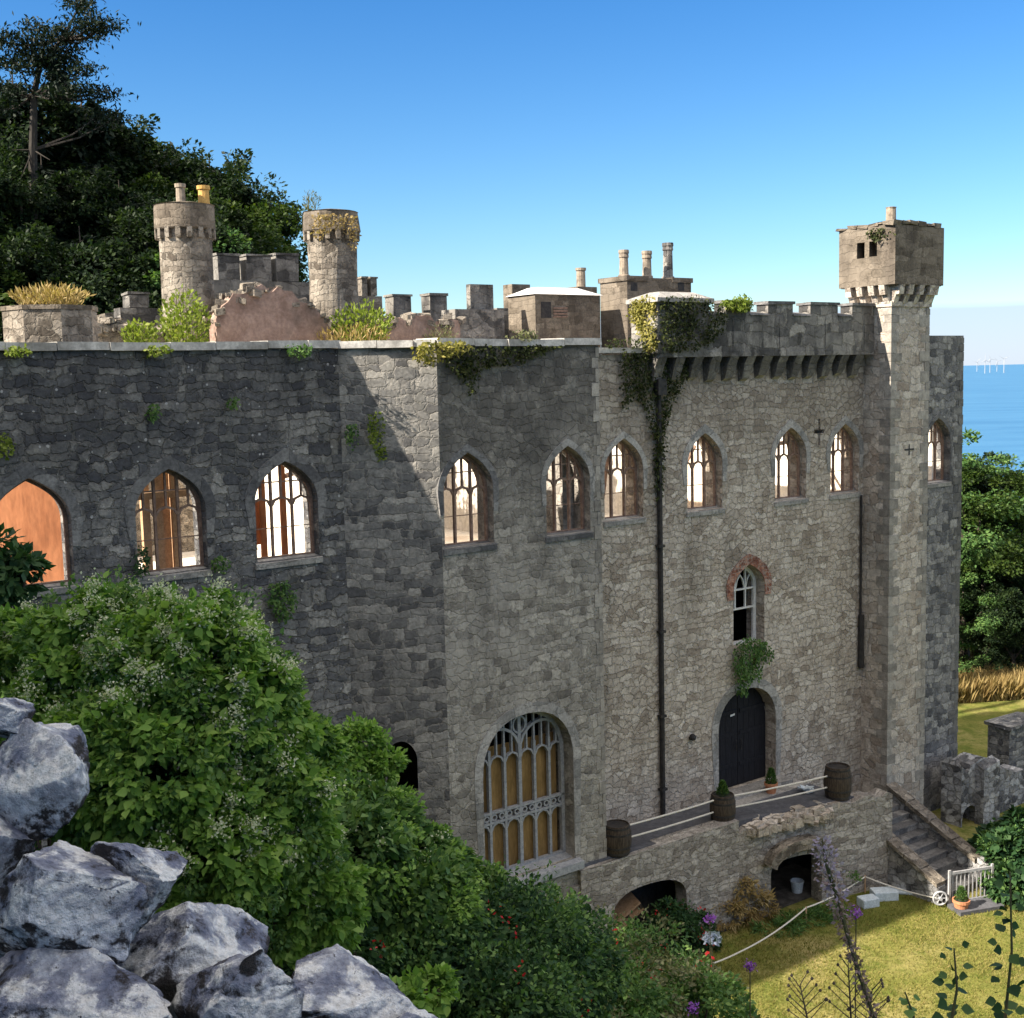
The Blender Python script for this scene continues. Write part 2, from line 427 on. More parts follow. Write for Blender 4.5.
    h = s.math('ADD', s.math('MULTIPLY', s.math('SUBTRACT', 1., m), .62), s.math('ADD', s.math('MULTIPLY', t, .28), s.math('ADD', s.math('MULTIPLY', fine, .35), s.math('MULTIPLY', mid, .35))))
    s.bump(h, bump, 1.)
    s.b.inputs['Roughness'].default_value = .92; s.b.inputs['Specular IOR Level'].default_value = .15
    return s.m
def rough(name, c1, c2, scale=6., bump=.01, c3=None, rgh=.85, spec=.2, coord='Object', stretch=(1, 1, 1)):
    s = NT(name); co = s.n('TexCoord').outputs[coord]
    co = s.vmath('MULTIPLY', co, stretch)
    a = s.noise(co, scale, 6, .65); b = s.noise(co, scale*.2, 4)
    col = s.mix(s.range(a, .32, .68), c1, c2)
    if c3: col = s.mix(s.range(b, .5, .66), col, c3)
    col = s.mix(.5, col, s.ramp(s.noise(co, scale*4.3, 4), [(.3, .6), (.7, 1.3)]), 'MULTIPLY')
    s.color(col)
    if bump: s.bump(a, bump)
    s.b.inputs['Roughness'].default_value = rgh; s.b.inputs['Specular IOR Level'].default_value = spec
    return s.m
def leafmat(name, cols, trans=.35, rgh=.55, spec=.13):
    s = NT(name); g = s.n('NewGeometry')
    co = s.n('TexCoord').outputs['Object']
    t = s.math('ADD', s.math('MULTIPLY', g.outputs['Random Per Island'], .75), s.math('MULTIPLY', s.noise(co, .8, 3), .5))
    k = len(cols); col = s.ramp(t, [(.12+i/(k-1)*.85, c) for i, c in enumerate(cols)])
    s.color(col); s.b.inputs['Roughness'].default_value = rgh; s.b.inputs['Specular IOR Level'].default_value = spec
    if trans:
        tr = s.n('BsdfTranslucent'); s.l(s.mix(1., col, (1.25, 1.35, .55), 'MULTIPLY'), tr.inputs[0])
        ms = s.n('MixShader'); ms.inputs[0].default_value = trans
        s.l(s.b.outputs[0], ms.inputs[1]); s.l(tr.outputs[0], ms.inputs[2])
        s.l(ms.outputs[0], s.t.nodes['Material Output'].inputs[0])
    return s.m

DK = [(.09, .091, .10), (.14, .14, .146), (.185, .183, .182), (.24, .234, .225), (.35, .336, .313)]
GR = [(.15, .137, .121), (.26, .237, .206), (.33, .302, .262), (.39, .357, .31), (.49, .45, .39)]
TN = [(.22, .176, .134), (.405, .335, .26), (.49, .412, .328), (.56, .482, .39), (.64, .565, .47)]
RS = [(.09, .075, .06), (.16, .137, .11), (.21, .18, .147), (.26, .226, .185), (.33, .29, .24)]
TE = [(.22, .195, .172), (.29, .26, .232), (.35, .318, .285), (.41, .375, .338), (.48, .442, .40)]
GR = [(.20, .182, .16), (.265, .243, .212), (.32, .295, .258), (.37, .342, .30), (.44, .405, .355)]
TN = [(.30, .25, .205), (.41, .35, .29), (.48, .418, .352), (.53, .47, .40), (.60, .54, .47)]
M = {}
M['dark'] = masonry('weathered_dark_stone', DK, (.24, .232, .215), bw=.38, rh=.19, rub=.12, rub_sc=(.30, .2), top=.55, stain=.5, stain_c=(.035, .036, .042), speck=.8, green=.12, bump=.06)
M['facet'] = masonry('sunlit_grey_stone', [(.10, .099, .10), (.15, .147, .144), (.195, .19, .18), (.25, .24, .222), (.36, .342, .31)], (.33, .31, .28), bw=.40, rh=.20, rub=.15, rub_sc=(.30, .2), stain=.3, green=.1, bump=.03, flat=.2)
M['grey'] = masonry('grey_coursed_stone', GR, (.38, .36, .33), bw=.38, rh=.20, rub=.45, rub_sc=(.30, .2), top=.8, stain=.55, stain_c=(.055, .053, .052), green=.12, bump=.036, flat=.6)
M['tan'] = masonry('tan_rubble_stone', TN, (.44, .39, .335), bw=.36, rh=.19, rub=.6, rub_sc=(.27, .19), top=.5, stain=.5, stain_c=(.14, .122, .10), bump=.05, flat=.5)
M['tower'] = masonry('pale_tower_stone', TN, (.50, .465, .42), bw=.50, rh=.28, rub=.4, rub_sc=(.42, .3), stain=.35, stain_c=(.12, .11, .10), bump=.045, pale=.3)
M['blue'] = masonry('blue_grey_stone', [(.09, .09, .095), (.15, .15, .155), (.21, .205, .205), (.28, .27, .26), (.35, .34, .32)], (.27, .265, .255), bw=.42, rh=.25, rub=.25, rub_sc=(.36, .24), stain=.5, bump=.05, speck=.3)
M['terrace'] = masonry('terrace_stone', TE, (.48, .445, .39), bw=.32, rh=.16, rub=.4, rub_sc=(.26, .18), stain=.45, stain_c=(.10, .095, .09), bump=.05, pale=.4, green=.12)
M['ruin'] = masonry('ruined_wall_stone', [(.08, .08, .085), (.16, .16, .165), (.26, .26, .265), (.36, .36, .365), (.45, .45, .45)], (.38, .375, .36), rub=1., rub_sc=(.30, .22), stain=.45, bump=.07, pale=.5)
M['roofstone'] = masonry('turret_stone', RS, (.34, .305, .255), bw=.32, rh=.19, rub=.5, rub_sc=(.26, .19), stain=.5, stain_c=(.09, .082, .075), bump=.05, flat=.6)
M['roofdark'] = masonry('parapet_stone', [(.07, .068, .066), (.12, .115, .11), (.18, .17, .16), (.25, .235, .215), (.32, .30, .27)], (.22, .21, .19), bw=.6, rh=.34, rub=.3, stain=.8, stain_c=(.045, .043, .042), bump=.04, flat=.7)
M['pink'] = rough('pink_plaster', (.23, .155, .125), (.36, .26, .215), 2.2, .08, (.10, .08, .065))
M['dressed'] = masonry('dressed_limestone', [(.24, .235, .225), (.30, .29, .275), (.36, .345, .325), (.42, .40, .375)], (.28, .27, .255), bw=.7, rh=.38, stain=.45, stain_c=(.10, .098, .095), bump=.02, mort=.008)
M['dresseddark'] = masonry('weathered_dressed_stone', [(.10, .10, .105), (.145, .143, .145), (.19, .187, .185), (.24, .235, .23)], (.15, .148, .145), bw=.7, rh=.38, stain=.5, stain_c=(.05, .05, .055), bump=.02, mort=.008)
def quoinmat(name, c1, c2):
    m = rough(name, c1, c2, 5., .02); t = m.node_tree; bs = t.nodes['Principled BSDF']; l = bs.inputs['Base Color'].links[0]; src = l.from_socket
    g = t.nodes.new('ShaderNodeNewGeometry'); r = t.nodes.new('ShaderNodeMapRange'); r.inputs[3].default_value = .62; r.inputs[4].default_value = 1.12; t.links.new(g.outputs['Random Per Island'], r.inputs[0])
    x = t.nodes.new('ShaderNodeMixRGB'); x.blend_type = 'MULTIPLY'; x.inputs[0].default_value = 1; t.links.new(src, x.inputs[1]); t.links.new(r.outputs[0], x.inputs[2]); t.links.new(x.outputs[0], bs.inputs['Base Color']); return m
M['quoin'] = quoinmat('pale_corner_stone', (.25, .23, .205), (.40, .37, .325))
M['quoindark'] = quoinmat('grey_corner_stone', (.12, .117, .112), (.22, .212, .20))
M['coping'] = rough('pale_coping_stone', (.34, .33, .31), (.58, .56, .52), 4., .015, (.26, .25, .23))
M['plaster'] = rough('cream_plaster', (.80, .73, .63), (.90, .84, .76), 2., .01, (.66, .56, .46))
M['timber'] = rough('red_brown_timber', (.15, .10, .08), (.28, .19, .145), 8., .006)
M['tracery'] = rough('grey_tracery_stone', (.24, .25, .27), (.36, .37, .38), 9., .006)
M['board'] = rough('ochre_boarding', (.20, .125, .045), (.30, .19, .075), 5., .004, (.15, .09, .035), stretch=(1, 1, .25))
M['orange'] = rough('orange_boarding', (.25, .095, .042), (.36, .15, .07), 3., .004, (.19, .07, .032), stretch=(1, 1, .3))
M['stud'] = rough('new_timber', (.45, .28, .16), (.60, .40, .25), 6., .003)
M['door'] = rough('black_door_timber', (.010, .010, .013), (.022, .022, .027), 6., .006, stretch=(6, 6, .6))
M['iron'] = rough('dark_iron', (.02, .02, .022), (.05, .045, .042), 8., .004, rgh=.6)
M['white'] = rough('white_painted_wood', (.60, .60, .58), (.75, .75, .73), 9., .003)
M['rope'] = rough('pale_rope', (.55, .52, .46), (.72, .69, .62), 30., .003)
M['barrel'] = rough('old_barrel_oak', (.035, .028, .022), (.085, .065, .048), 9., .008, stretch=(3, 3, .4))
M['deck'] = rough('terrace_paving', (.075, .078, .09), (.12, .122, .135), 4., .008, (.09, .09, .10))
M['terracotta'] = rough('terracotta', (.42, .17, .085), (.52, .24, .13), 10., .002)
M['pot_yellow'] = rough('yellow_clay_pot', (.45, .26, .08), (.60, .38, .13), 8., .004)
M['pot_buff'] = rough('buff_clay_pot', (.22, .18, .14), (.36, .30, .23), 8., .006, (.12, .10, .085))
M['brick'] = masonry('red_brick', [(.16, .06, .04), (.25, .10, .065), (.33, .15, .10), (.40, .22, .16)], (.36, .32, .28), bw=.11, rh=.11, stain=.3, bump=.015, mort=.012)
M['render'] = masonry('rendered_turret_stone', [(.10, .083, .064), (.15, .126, .098), (.19, .16, .126), (.23, .195, .155)], (.17, .145, .115), bw=.4, rh=.22, stain=.7, stain_c=(.06, .05, .042), bump=.018, flat=1.)
M['whiteroof'] = rough('white_roof_felt', (.55, .55, .55), (.72, .72, .72), 4., .01)
M['bark'] = rough('bark', (.035, .028, .022), (.09, .075, .06), 6., .02, stretch=(2, 2, .5))
M['barkpale'] = rough('pale_bark', (.025, .021, .018), (.055, .048, .04), 6., .02, stretch=(2, 2, .5))
M['stem'] = rough('plant_stem', (.06, .075, .03), (.12, .10, .05), 9., 0)
M['hollow'] = rough('dark_shade_stone', (.04, .038, .036), (.09, .085, .08), 3., .03)  # dark base colour stands in for shade inside arches and rooms
M['block'] = rough('pale_blue_block', (.45, .52, .58), (.58, .65, .70), 5., .004)
M['roofdeck'] = rough('roof_gravel', (.16, .15, .13), (.28, .26, .22), 9., .02, (.12, .12, .06))
M['gate'] = rough('weathered_grey_paint', (.30, .30, .31), (.42, .42, .43), 9., .003)
M['hoop'] = rough('grey_plastic', (.30, .31, .33), (.42, .43, .45), 9., 0)
# foliage
M['lf_clematis'] = leafmat('clematis_leaf', [(.065, .135, .026), (.11, .215, .04), (.17, .30, .06), (.26, .39, .10)], .35)
M['lf_dark'] = leafmat('dark_leaf', [(.012, .034, .016), (.02, .055, .022), (.035, .08, .03), (.06, .115, .04)], .25)
M['lf_mid'] = leafmat('mid_leaf', [(.03, .07, .022), (.055, .12, .035), (.09, .17, .05), (.15, .24, .07)], .3)
M['lf_lime'] = leafmat('lime_leaf', [(.07, .10, .015), (.12, .17, .025), (.18, .24, .04), (.26, .30, .07)], .35)
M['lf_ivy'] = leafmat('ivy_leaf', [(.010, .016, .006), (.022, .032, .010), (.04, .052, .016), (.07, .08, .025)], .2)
M['lf_ivylit'] = leafmat('golden_sunlit_leaf', [(.10, .10, .025), (.17, .165, .04), (.25, .23, .06), (.33, .29, .09)], .3)  # bright copy of the ivy leaf, sunlight put into its colour
M['lf_dry'] = leafmat('dry_stalk', [(.14, .09, .035), (.24, .17, .07), (.34, .25, .11), (.42, .33, .16)], .3)
M['lf_conifer'] = leafmat('conifer_needles', [(.004, .009, .007), (.008, .016, .011), (.013, .024, .015), (.022, .036, .02)], .15)
M['lf_wood'] = leafmat('woodland_leaf', [(.005, .012, .007), (.010, .022, .010), (.018, .035, .013), (.034, .055, .017)], .25)
M['lf_bright'] = leafmat('bright_woodland_leaf', [(.012, .026, .006), (.022, .045, .009), (.038, .068, .013), (.06, .09, .018)], .3)
M['lf_hazel'] = leafmat('grey_green_leaf', [(.05, .06, .03), (.09, .10, .05), (.14, .15, .08), (.2, .2, .11)], .3)
M['fl_white'] = leafmat('white_blossom', [(.36, .40, .27), (.50, .53, .38), (.64, .65, .52)], .3)
M['fl_lilac'] = leafmat('lilac_blossom', [(.22, .18, .30), (.32, .27, .40), (.42, .37, .48)], .3)
M['fl_faded'] = leafmat('faded_blossom', [(.12, .075, .07), (.22, .15, .14), (.34, .26, .28)], .3)
M['fl_purple'] = leafmat('purple_blossom', [(.16, .04, .34), (.26, .08, .48), (.36, .16, .56)], .3)
M['fl_red'] = leafmat('red_blossom', [(.30, .01, .015), (.48, .02, .03), (.60, .06, .06)], .3)
M['fl_blue'] = leafmat('pale_blue_blossom', [(.22, .27, .42), (.30, .35, .50), (.38, .43, .55)], .3)
M['grass'] = leafmat('grass_blade', [(.08, .11, .022), (.15, .165, .036), (.24, .22, .065), (.34, .28, .115)], .3, .7)
# ---------------------------------------------------------------- ground, sea
def axis(parts):
    out = []
    for a, b, st in parts: out += list(np.arange(a, b, st))
    return np.array(out+[parts[-1][1]])
xs = axis([(-220, -60, 10), (-60, -24, 2), (-24, 34, .5), (34, 70, 2), (70, 420, 14)])
ys = axis([(-60, -6, 4), (-6, 48, .5), (48, 90, 2), (90, 560, 14)])
X, Y = np.meshgrid(xs, ys); Z = terrain(X, Y)
nn = np.array([[mnoise.fractal(Vector((x*.35, y*.35, 0)), 1., 2., 4) for x in xs] for y in ys])
Z = Z+nn*.05+np.maximum(0, Z-ZL)*.05*nn
Vg = np.stack([X.ravel(), Y.ravel(), Z.ravel()], 1); nx = len(xs)
ii = (np.arange(len(ys)-1)[:, None]*nx+np.arange(nx-1)[None]).ravel()
Fg = np.stack([ii, ii+1, ii+nx+1, ii+nx], 1)
g = NT('lawn_and_slope'); co = g.n('TexCoord').outputs['Object']
a = g.noise(co, .35, 5, .6); b = g.noise(co, 9., 5, .7); c = g.noise(co, 1.6, 5, .6)
col = g.ramp(a, [(.3, (.10, .125, .028)), (.45, (.18, .18, .048)), (.6, (.27, .24, .09)), (.75, (.36, .30, .14))])
col = g.mix(g.range(c, .42, .7), col, (.11, .135, .028))
col = g.mix(.7, col, g.ramp(b, [(.25, .45), (.75, 1.4)]), 'MULTIPLY')
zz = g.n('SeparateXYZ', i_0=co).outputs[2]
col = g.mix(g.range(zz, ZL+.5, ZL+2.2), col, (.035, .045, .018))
g.color(col); g.bump(g.math('ADD', b, g.math('MULTIPLY', c, .6)), .05); g.b.inputs['Roughness'].default_value = 1; g.b.inputs['Specular IOR Level'].default_value = .05
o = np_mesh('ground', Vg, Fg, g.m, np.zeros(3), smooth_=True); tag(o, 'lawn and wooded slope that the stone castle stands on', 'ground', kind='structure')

s = NT('sea_water'); co = s.n('TexCoord').outputs['Object']
v = s.vmath('MULTIPLY', co, (.004, .012, 1)); w1 = s.noise(v, 1., 6, .6)
s.color(s.ramp(w1, [(.35, (.035, .13, .26)), (.65, (.055, .17, .31))]))
s.b.inputs['Roughness'].default_value = .55; s.b.inputs['Specular IOR Level'].default_value = .12
s.bump(s.noise(s.vmath('MULTIPLY', co, (.03, .08, 1)), 1., 4), 1.2)
mb = MB(); SEA = -74.0
mb.add([(-60000, 200, SEA), (60000, 200, SEA), (60000, 90000, SEA), (-60000, 90000, SEA)], [(0, 1, 2, 3)])
tag(mb.build('sea', s.m, fix=False), 'flat blue sea reaching to the far horizon', 'sea', kind='structure')

# ---------------------------------------------------------------- castle
ZT = .72; COP = .17
castle = empty('castle', tuple(P(0, 0, ZL)), 'long grey stone castle front with pointed windows, battlements and a square corner turret', 'castle')
def frame_uw(u0, w0, u1, w1): return wall_frame(P(u0, w0, 0), P(u1, w1, 0))
UC, UT0, UT1, WL, WT = -12.0, -10.05, -5.1, .1, 1.3
UL0 = -27.0
frL = frame_uw(UL0, WL, UC, WL); frC = frame_uw(UC, WL, UT0, WT); frT = frame_uw(UT0, WT, UT1, WT)
frM = frame_uw(UT1, 0, 7.35, 0); frE = frame_uw(9.2, 0, 12.85, 0)
ZG = ZL-1.2
def rect(a, b, z0, z1): return [(a, z0), (b, z0), (b, z1), (a, z1)]
def win(c, h=.73, sill=-4.08, apex=-1.82): return gothic(c, h, sill, apex-.92, apex)
def part(mb, name, mat, label=None, **k): return mb.build(name, mat, castle, label=label, **k)
wl_ = [-21.9, -19.1, -16.2, -13.47]; wt_ = [-9.25, -6.17]; wm_ = [-3.13, .04, 3.8, 6.42]; we_ = [11.45]
mb = MB(); holesL = [win(c-UL0, .78) for c in wl_]
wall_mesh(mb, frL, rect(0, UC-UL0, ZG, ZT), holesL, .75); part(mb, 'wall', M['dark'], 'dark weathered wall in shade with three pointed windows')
lc = math.hypot(UT0-UC, WT-WL)
mb = MB(); archC = flatarch(1.15, .38, -10.2, -9.25, -8.75, pw=2)
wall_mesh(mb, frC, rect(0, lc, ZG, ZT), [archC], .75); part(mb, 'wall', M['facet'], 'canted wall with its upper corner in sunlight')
mb = MB(); frTw = UT0
holesT = [win(c-UT0, .72) for c in wt_]; bigw = flatarch(-7.62-UT0, 1.44, -12.75, -10.0, -8.55, n=18, pw=2.25)
wall_mesh(mb, frT, rect(0, UT1-UT0, ZG, ZT), holesT+[bigw], .7)
mb.box(UT1-.7, UT1-.003, -.7, WT-.702, ZG, ZT-.002)
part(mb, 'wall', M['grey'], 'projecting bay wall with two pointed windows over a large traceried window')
mb = MB(); brickw = gothic(1.9-UT1, .69, -8.45, -6.65, -5.92); doorw = flatarch(1.82-UT1, 1.28, -13.0, -11.0, -9.8, n=18, pw=2.2)
slit1 = [(5.15-UT1-.05, -2.45), (5.15-UT1+.05, -2.45), (5.15-UT1+.05, -2.07), (5.15-UT1+.25, -2.07), (5.15-UT1+.25, -1.95), (5.15-UT1+.05, -1.95), (5.15-UT1+.05, -1.6), (5.15-UT1-.05, -1.6), (5.15-UT1-.05, -1.95), (5.15-UT1-.25, -1.95), (5.15-UT1-.25, -2.07), (5.15-UT1-.05, -2.07)]
holesM = [win(c-UT1, .72) for c in wm_]
wall_mesh(mb, frM, rect(.003, 7.35-UT1+.05, ZG, .5), holesM+[brickw, doorw, slit1], .75)
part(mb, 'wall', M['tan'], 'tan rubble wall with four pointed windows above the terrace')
mb = MB(); wall_mesh(mb, frE, rect(0, 3.65, ZG, 1.02), [win(we_[0]-9.2, .7)], .6)
mb.box(12.25, 12.83, -3.0, -.603, ZG, 1.0)
part(mb, 'wall', M['blue'], 'blue grey end wall with one pointed window beyond the corner turret')

# coping slabs along the left and bay walls
mb = MB()
def coping(fr, L, z, over=.1, th=COP, deep=.9, slabs=1.0):
    s0 = 0.0
    while s0 < L-.02:
        s1 = min(L, s0+slabs*random.uniform(.75, 1.3)); s1 = L if L-s1 < .3 else s1
        dz = random.uniform(-.02, .02); do = random.uniform(-.03, .03)
        c = [fr(s0+.008, z+dz, -over+do), fr(s1-.008, z+dz, -over+do), fr(s1-.008, z+dz, deep), fr(s0+.008, z+dz, deep)]
        c += [fr(s0+.008, z+th+dz+random.uniform(-.01, .01), -over+do+.02), fr(s1-.008, z+th+dz+random.uniform(-.01, .01), -over+do+.02), fr(s1-.008, z+th+dz+.02, deep), fr(s0+.008, z+th+dz+.02, deep)]
        mb.hexa(c); s0 = s1
coping(frL, UC-UL0+.05, ZT+.002); coping(frC, lc-.02, ZT+.003, deep=.8); coping(frT, UT1-UT0+.06, ZT+.004)
coping(frame_uw(UT1+.08, 0, -2.3, 0), 2.7, .55, th=.15)
part(mb, 'coping', M['coping'])

# window surrounds, sills, tracery
def window(fr, c, h, sill, apex, matd, sur=.2, dep=.24, sillmat='dressed', label=None, proud=.02, sillon=True, bars=True, tm='timber'):
    op = gothic(c, h, sill, apex-.92, apex); spring = apex-.92
    mbt = MB(); f0, f1 = dep, dep+.09
    inner = grow(op, 0, 0, -.035)
    bar(mbt, fr, inner, .07, f0, f1, closed=True)
    az = lambda x: arch_z(op, x)-.05
    tz0 = sill+.60*(apex-sill)
    ms = [c-h/3, c+h/3]
    if bars:
        for x in ms: bar(mbt, fr, [(x, sill+.03), (x, az(x))], .055, f0, f1)
        xs_ = [c-h+.03, ms[0], ms[1], c+h-.03]
        for a, b in zip(xs_[:-1], xs_[1:]):
            m = (a+b)/2; hw = (b-a)/2
            arc = [(a+.02, tz0-.12), (a+hw*.35, tz0+.0), (m, tz0+.06), (b-hw*.35, tz0), (b-.02, tz0-.12)]
            bar(mbt, fr, arc, .05, f0+.01, f1-.01)
            bar(mbt, fr, [(m, tz0+.05), (m, az(m))], .045, f0+.012, f1-.012)
            if abs(m-c) > .05:
                q = m
            bar(mbt, fr, [(a, sill+.72), (b, sill+.72)], .022, f0+.03, f1-.03)
        bar(mbt, fr, [(c-h*.72, tz0+.42), (c+h*.72, tz0+.42)], .03, f0+.02, f1-.02)
    w = mbt.build('window', M[tm], castle)
    if label: w['label'] = label
    if sur:
        ms_ = MB(); o2 = grow(op, 0, 0, sur); i2 = grow(op, 0, 0, .004)
        lim = spring-.55
        ii = [i2[k] for k in range(len(op))]; 
        inn = [(i2[1][0], lim)]+i2[2:]+[(i2[0][0], lim)]; out = [(o2[1][0], lim)]+o2[2:]+[(o2[0][0], lim)]
        apexk = max(range(len(out)), key=lambda k: out[k][1]); out[apexk] = (c, apex+sur*1.25)
        band(ms_, fr, inn, out, -proud, .05)
        ms_.build('surround', M[matd], w)
    if sillon:
        mk = MB(); x0, x1 = c-h-.06, c+h+.06
        V = [fr(x0, sill-.16, -.05), fr(x1, sill-.16, -.05), fr(x1, sill-.16, dep+.1), fr(x0, sill-.16, dep+.1), fr(x0, sill-.03, -.06), fr(x1, sill-.03, -.06), fr(x1, sill+.05, dep+.1), fr(x0, sill+.05, dep+.1)]
        mk.hexa(V); mk.build('sill', M[sillmat], w)
    return w
for k, c in enumerate(wl_): window(frL, c-UL0, .78, -4.08, -1.82, 'dresseddark', .24, bars=(k >= 2), tm='timber', label=('pointed window without its tracery' if k < 2 else None))
for c in wt_: window(frT, c-UT0, .72, -4.08, -1.82, 'dressed' if c > -8 else 'dresseddark', .17, sillmat='dresseddark')
for k, c in enumerate(wm_): window(frM, c-UT1, .72, -4.08, -1.82, 'dressed', .22 if k else .17)
window(frE, we_[0]-9.2, .7, -4.08, -1.82, 'dresseddark', .15)
# large traceried window
def big_window():
    f0, f1 = .38, .50; cx = -7.62-UT0; h = 1.44; op = bigw; mb = MB()
    bar(mb, frT, grow(op, 0, 0, -.05), .12, f0, f1, closed=True)
    az = lambda x: arch_z(op, x)-.08
    n = 6; ws = 2*h/n; tr = -11.35
    for i in range(1, n):
        x = cx-h+ws*i; top = -9.45 if i != 3 else az(x)
        bar(mb, frT, [(x, -12.72), (x, top)], .10 if i == 3 else .075, f0, f1)
    bar(mb, frT, [(cx-h, tr), (cx+h, tr)], .06, f0, f1); bar(mb, frT, [(cx-h, tr+.26), (cx+h, tr+.26)], .06, f0, f1)
    for i in range(n*2):
        a = cx-h+ws/2*i; m = a+ws/4
        bar(mb, frT, [(m+.075*math.cos(q*math.pi/4), tr+.13+.075*math.sin(q*math.pi/4)) for q in range(8)], .035, f0+.01, f1-.01, closed=True)
    for i in range(n):
        a, b = cx-h+ws*i, cx-h+ws*(i+1); m = (a+b)/2
        for zt in (-9.62, tr-.02):
            if zt+.0 < az(m)-.1:
                bar(mb, frT, [(a+.03, zt-.2), (a+ws*.2, zt-.06), (m, zt), (b-ws*.2, zt-.06), (b-.03, zt-.2)], .045, f0+.01, f1-.01)
        if az(m) > -9.5: bar(mb, frT, [(m, -9.62), (m, az(m))], .045, f0+.01, f1-.01)
        bar(mb, frT, [(b, -9.6), (b, az(min(b, cx+h-.05)))], .05, f0+.012, f1-.012) if 0 < i < n-1 and i != 2 else None
    for sgn in (-1, 1):   # two sub-arches under the head
        x0, x1 = (cx-h+.04, cx) if sgn < 0 else (cx, cx+h-.04); m = (x0+x1)/2
        pts = [(x0, -9.85)]+[(m-(m-x0)*math.cos(t*math.pi/10), -9.75+.82*math.sin(t*math.pi/10)**.8) for t in range(1, 10)]+[(x1, -9.85)]
        pts = [(a, min(b, az(min(max(a, cx-h+.06), cx+h-.06)))) for a, b in pts]
        bar(mb, frT, pts, .07, f0-.01, f1)
    bar(mb, frT, [(cx+.2*math.cos(q*math.pi/6), -8.93+.22*math.sin(q*math.pi/6)) for q in range(12)], .05, f0, f1, closed=True)
    w = mb.build('window', M['tracery'], castle, label='large grey traceried window with six lights, boarded behind')
    b = MB(); bar(b, frT, [(cx-h+.02, -11.1), (cx+h-.38, -11.1)], 3.6, f1+.06, f1+.10)
    b = MB(); wid = ws
    for i in range(n):
        a = cx-h+ws*i+.004; e = a+ws-.008
        if i == n-1: e -= .14
        z1 = min(-9.4, az(a+.02), az(e-.02)); b.prism([(a, -12.72), (e, -12.72), (e, z1), (a, z1)], frT, f1+.05, f1+.08)
    b.build('board', M['board'], w)
    b = MB(); i2, o2 = grow(op, 0, 0, .004), grow(op, 0, 0, .26)
    band(b, frT, [(i2[1][0], -12.6)]+i2[2:]+[(i2[0][0], -12.6)], [(o2[1][0], -12.6)]+o2[2:]+[(o2[0][0], -12.6)], -.015, .05)
    b.build('surround', M['dressed'], w)
    b = MB(); V = [frT(cx-h-.15, -13.0, -.22), frT(cx+h+.15, -13.0, -.22), frT(cx+h+.15, -13.0, .55), frT(cx-h-.15, -13.0, .55), frT(cx-h-.15, -12.8, -.22), frT(cx+h+.15, -12.8, -.22), frT(cx+h+.15, -12.68, .55), frT(cx-h-.15, -12.68, .55)]
    b.hexa(V); b.build('sill', M['tracery'], w)
big_window()
# brick arched window above the door
def brick_window():
    c = 1.9-UT1; mb = MB(); f0, f1 = .34, .44; op = brickw
    bar(mb, frM, grow(op, 0, 0, -.05), .12, f0, f1, closed=True)
    az = lambda x: arch_z(op, x)-.06
    for x in (c-.23, c+.23): bar(mb, frM, [(x, -7.35), (x, az(x))], .045, f0+.01, f1-.01)
    for z in (-6.75, -7.35): bar(mb, frM, [(c-.66, z), (c+.66, z)], .05, f0+.012, f1-.012)
    for m in (c-.45, c, c+.45): bar(mb, frM, [(m-.2, -6.72), (m-.12, -6.45), (m, -6.3), (m+.12, -6.45), (m+.2, -6.72)], .035, f0+.02, f1-.02)
    w = mb.build('window', M['white'], castle, label='white framed pointed window under a red brick arch')
    b = MB(); lim = -6.95; i2, o2 = grow(op, 0, 0, .004), grow(op, 0, 0, .32)
    band(b, frM, [(i2[1][0], lim)]+i2[2:]+[(i2[0][0], lim)], [(o2[1][0], lim)]+o2[2:]+[(o2[0][0], lim)], -.03, .3)
    b.build('arch', M['brick'], w)
    b = MB(); b.prism(rect(c-.8, c+.8, -8.6, -6.6), frM, 1.6, 1.7); b.build('room_shade_panel', M['hollow'], w)  # dark panel whose colour stands in for the unlit room
brick_window()
# door
def door():
    c = 1.82-UT1; op = doorw; d0 = .42; mid = c-.02
    lt = [p for p in op if p[0] <= mid+1e-6]; 
    for sgn in (-1, 1):
        a, b = (c-1.27, c-.012) if sgn < 0 else (c+.012, c+1.27)
        xs2 = np.linspace(a, b, 9); top = [(x, arch_z(op, min(max(x, c-1.27), c+1.27))-.02) for x in xs2]
        poly = [(a, -12.98), (b, -12.98)]+[(x, z) for x, z in reversed(top)]
        mb = MB(); mb.prism(poly, frM, d0, d0+.08)
        for z in (-12.3, -11.3, -10.6): bar(mb, frM, [(a+.06, z), (b-.06, z)], .12, d0-.03, d0+.01)
        for k in range(1, 5):
            x = a+(b-a)*k/5; bar(mb, frM, [(x, -12.95), (x, arch_z(op, x)-.08)], .02, d0-.012, d0+.01)
        l = mb.build('door_leaf', M['door'], castle)
        hb = MB(); x = b-.1 if sgn < 0 else a+.1
        hb.tube([frM(x, -11.85, d0-.05), frM(x, -11.6, d0-.07), frM(x, -11.5, d0-.05)], .02, 6); hb.build('handle', M['iron'], l)
        if sgn < 0:
            wpb = MB(); wpb.prism([(b-.35, -10.72), (b-.16, -10.70), (b-.16, -10.64), (b-.35, -10.66)], frM, d0-.045, d0-.034); wpb.build('notice', M['white'], l)
    b = MB(); i2, o2 = grow(op, 0, 0, .004), grow(op, 0, 0, .3)
    band(b, frM, [(i2[1][0], -12.98)]+i2[2:]+[(i2[0][0], -12.98)], [(o2[1][0], -12.98)]+o2[2:]+[(o2[0][0], -12.98)], -.018, .05)
    b.build('door_surround', M['dressed'], castle)
    b = MB(); b.box(.35, 3.3, 0, .55, -13.15, -12.86); b.box(.1, 3.6, 0, .95, -13.15, -12.98); b.build('door_step', M['dressed'], castle)
door()
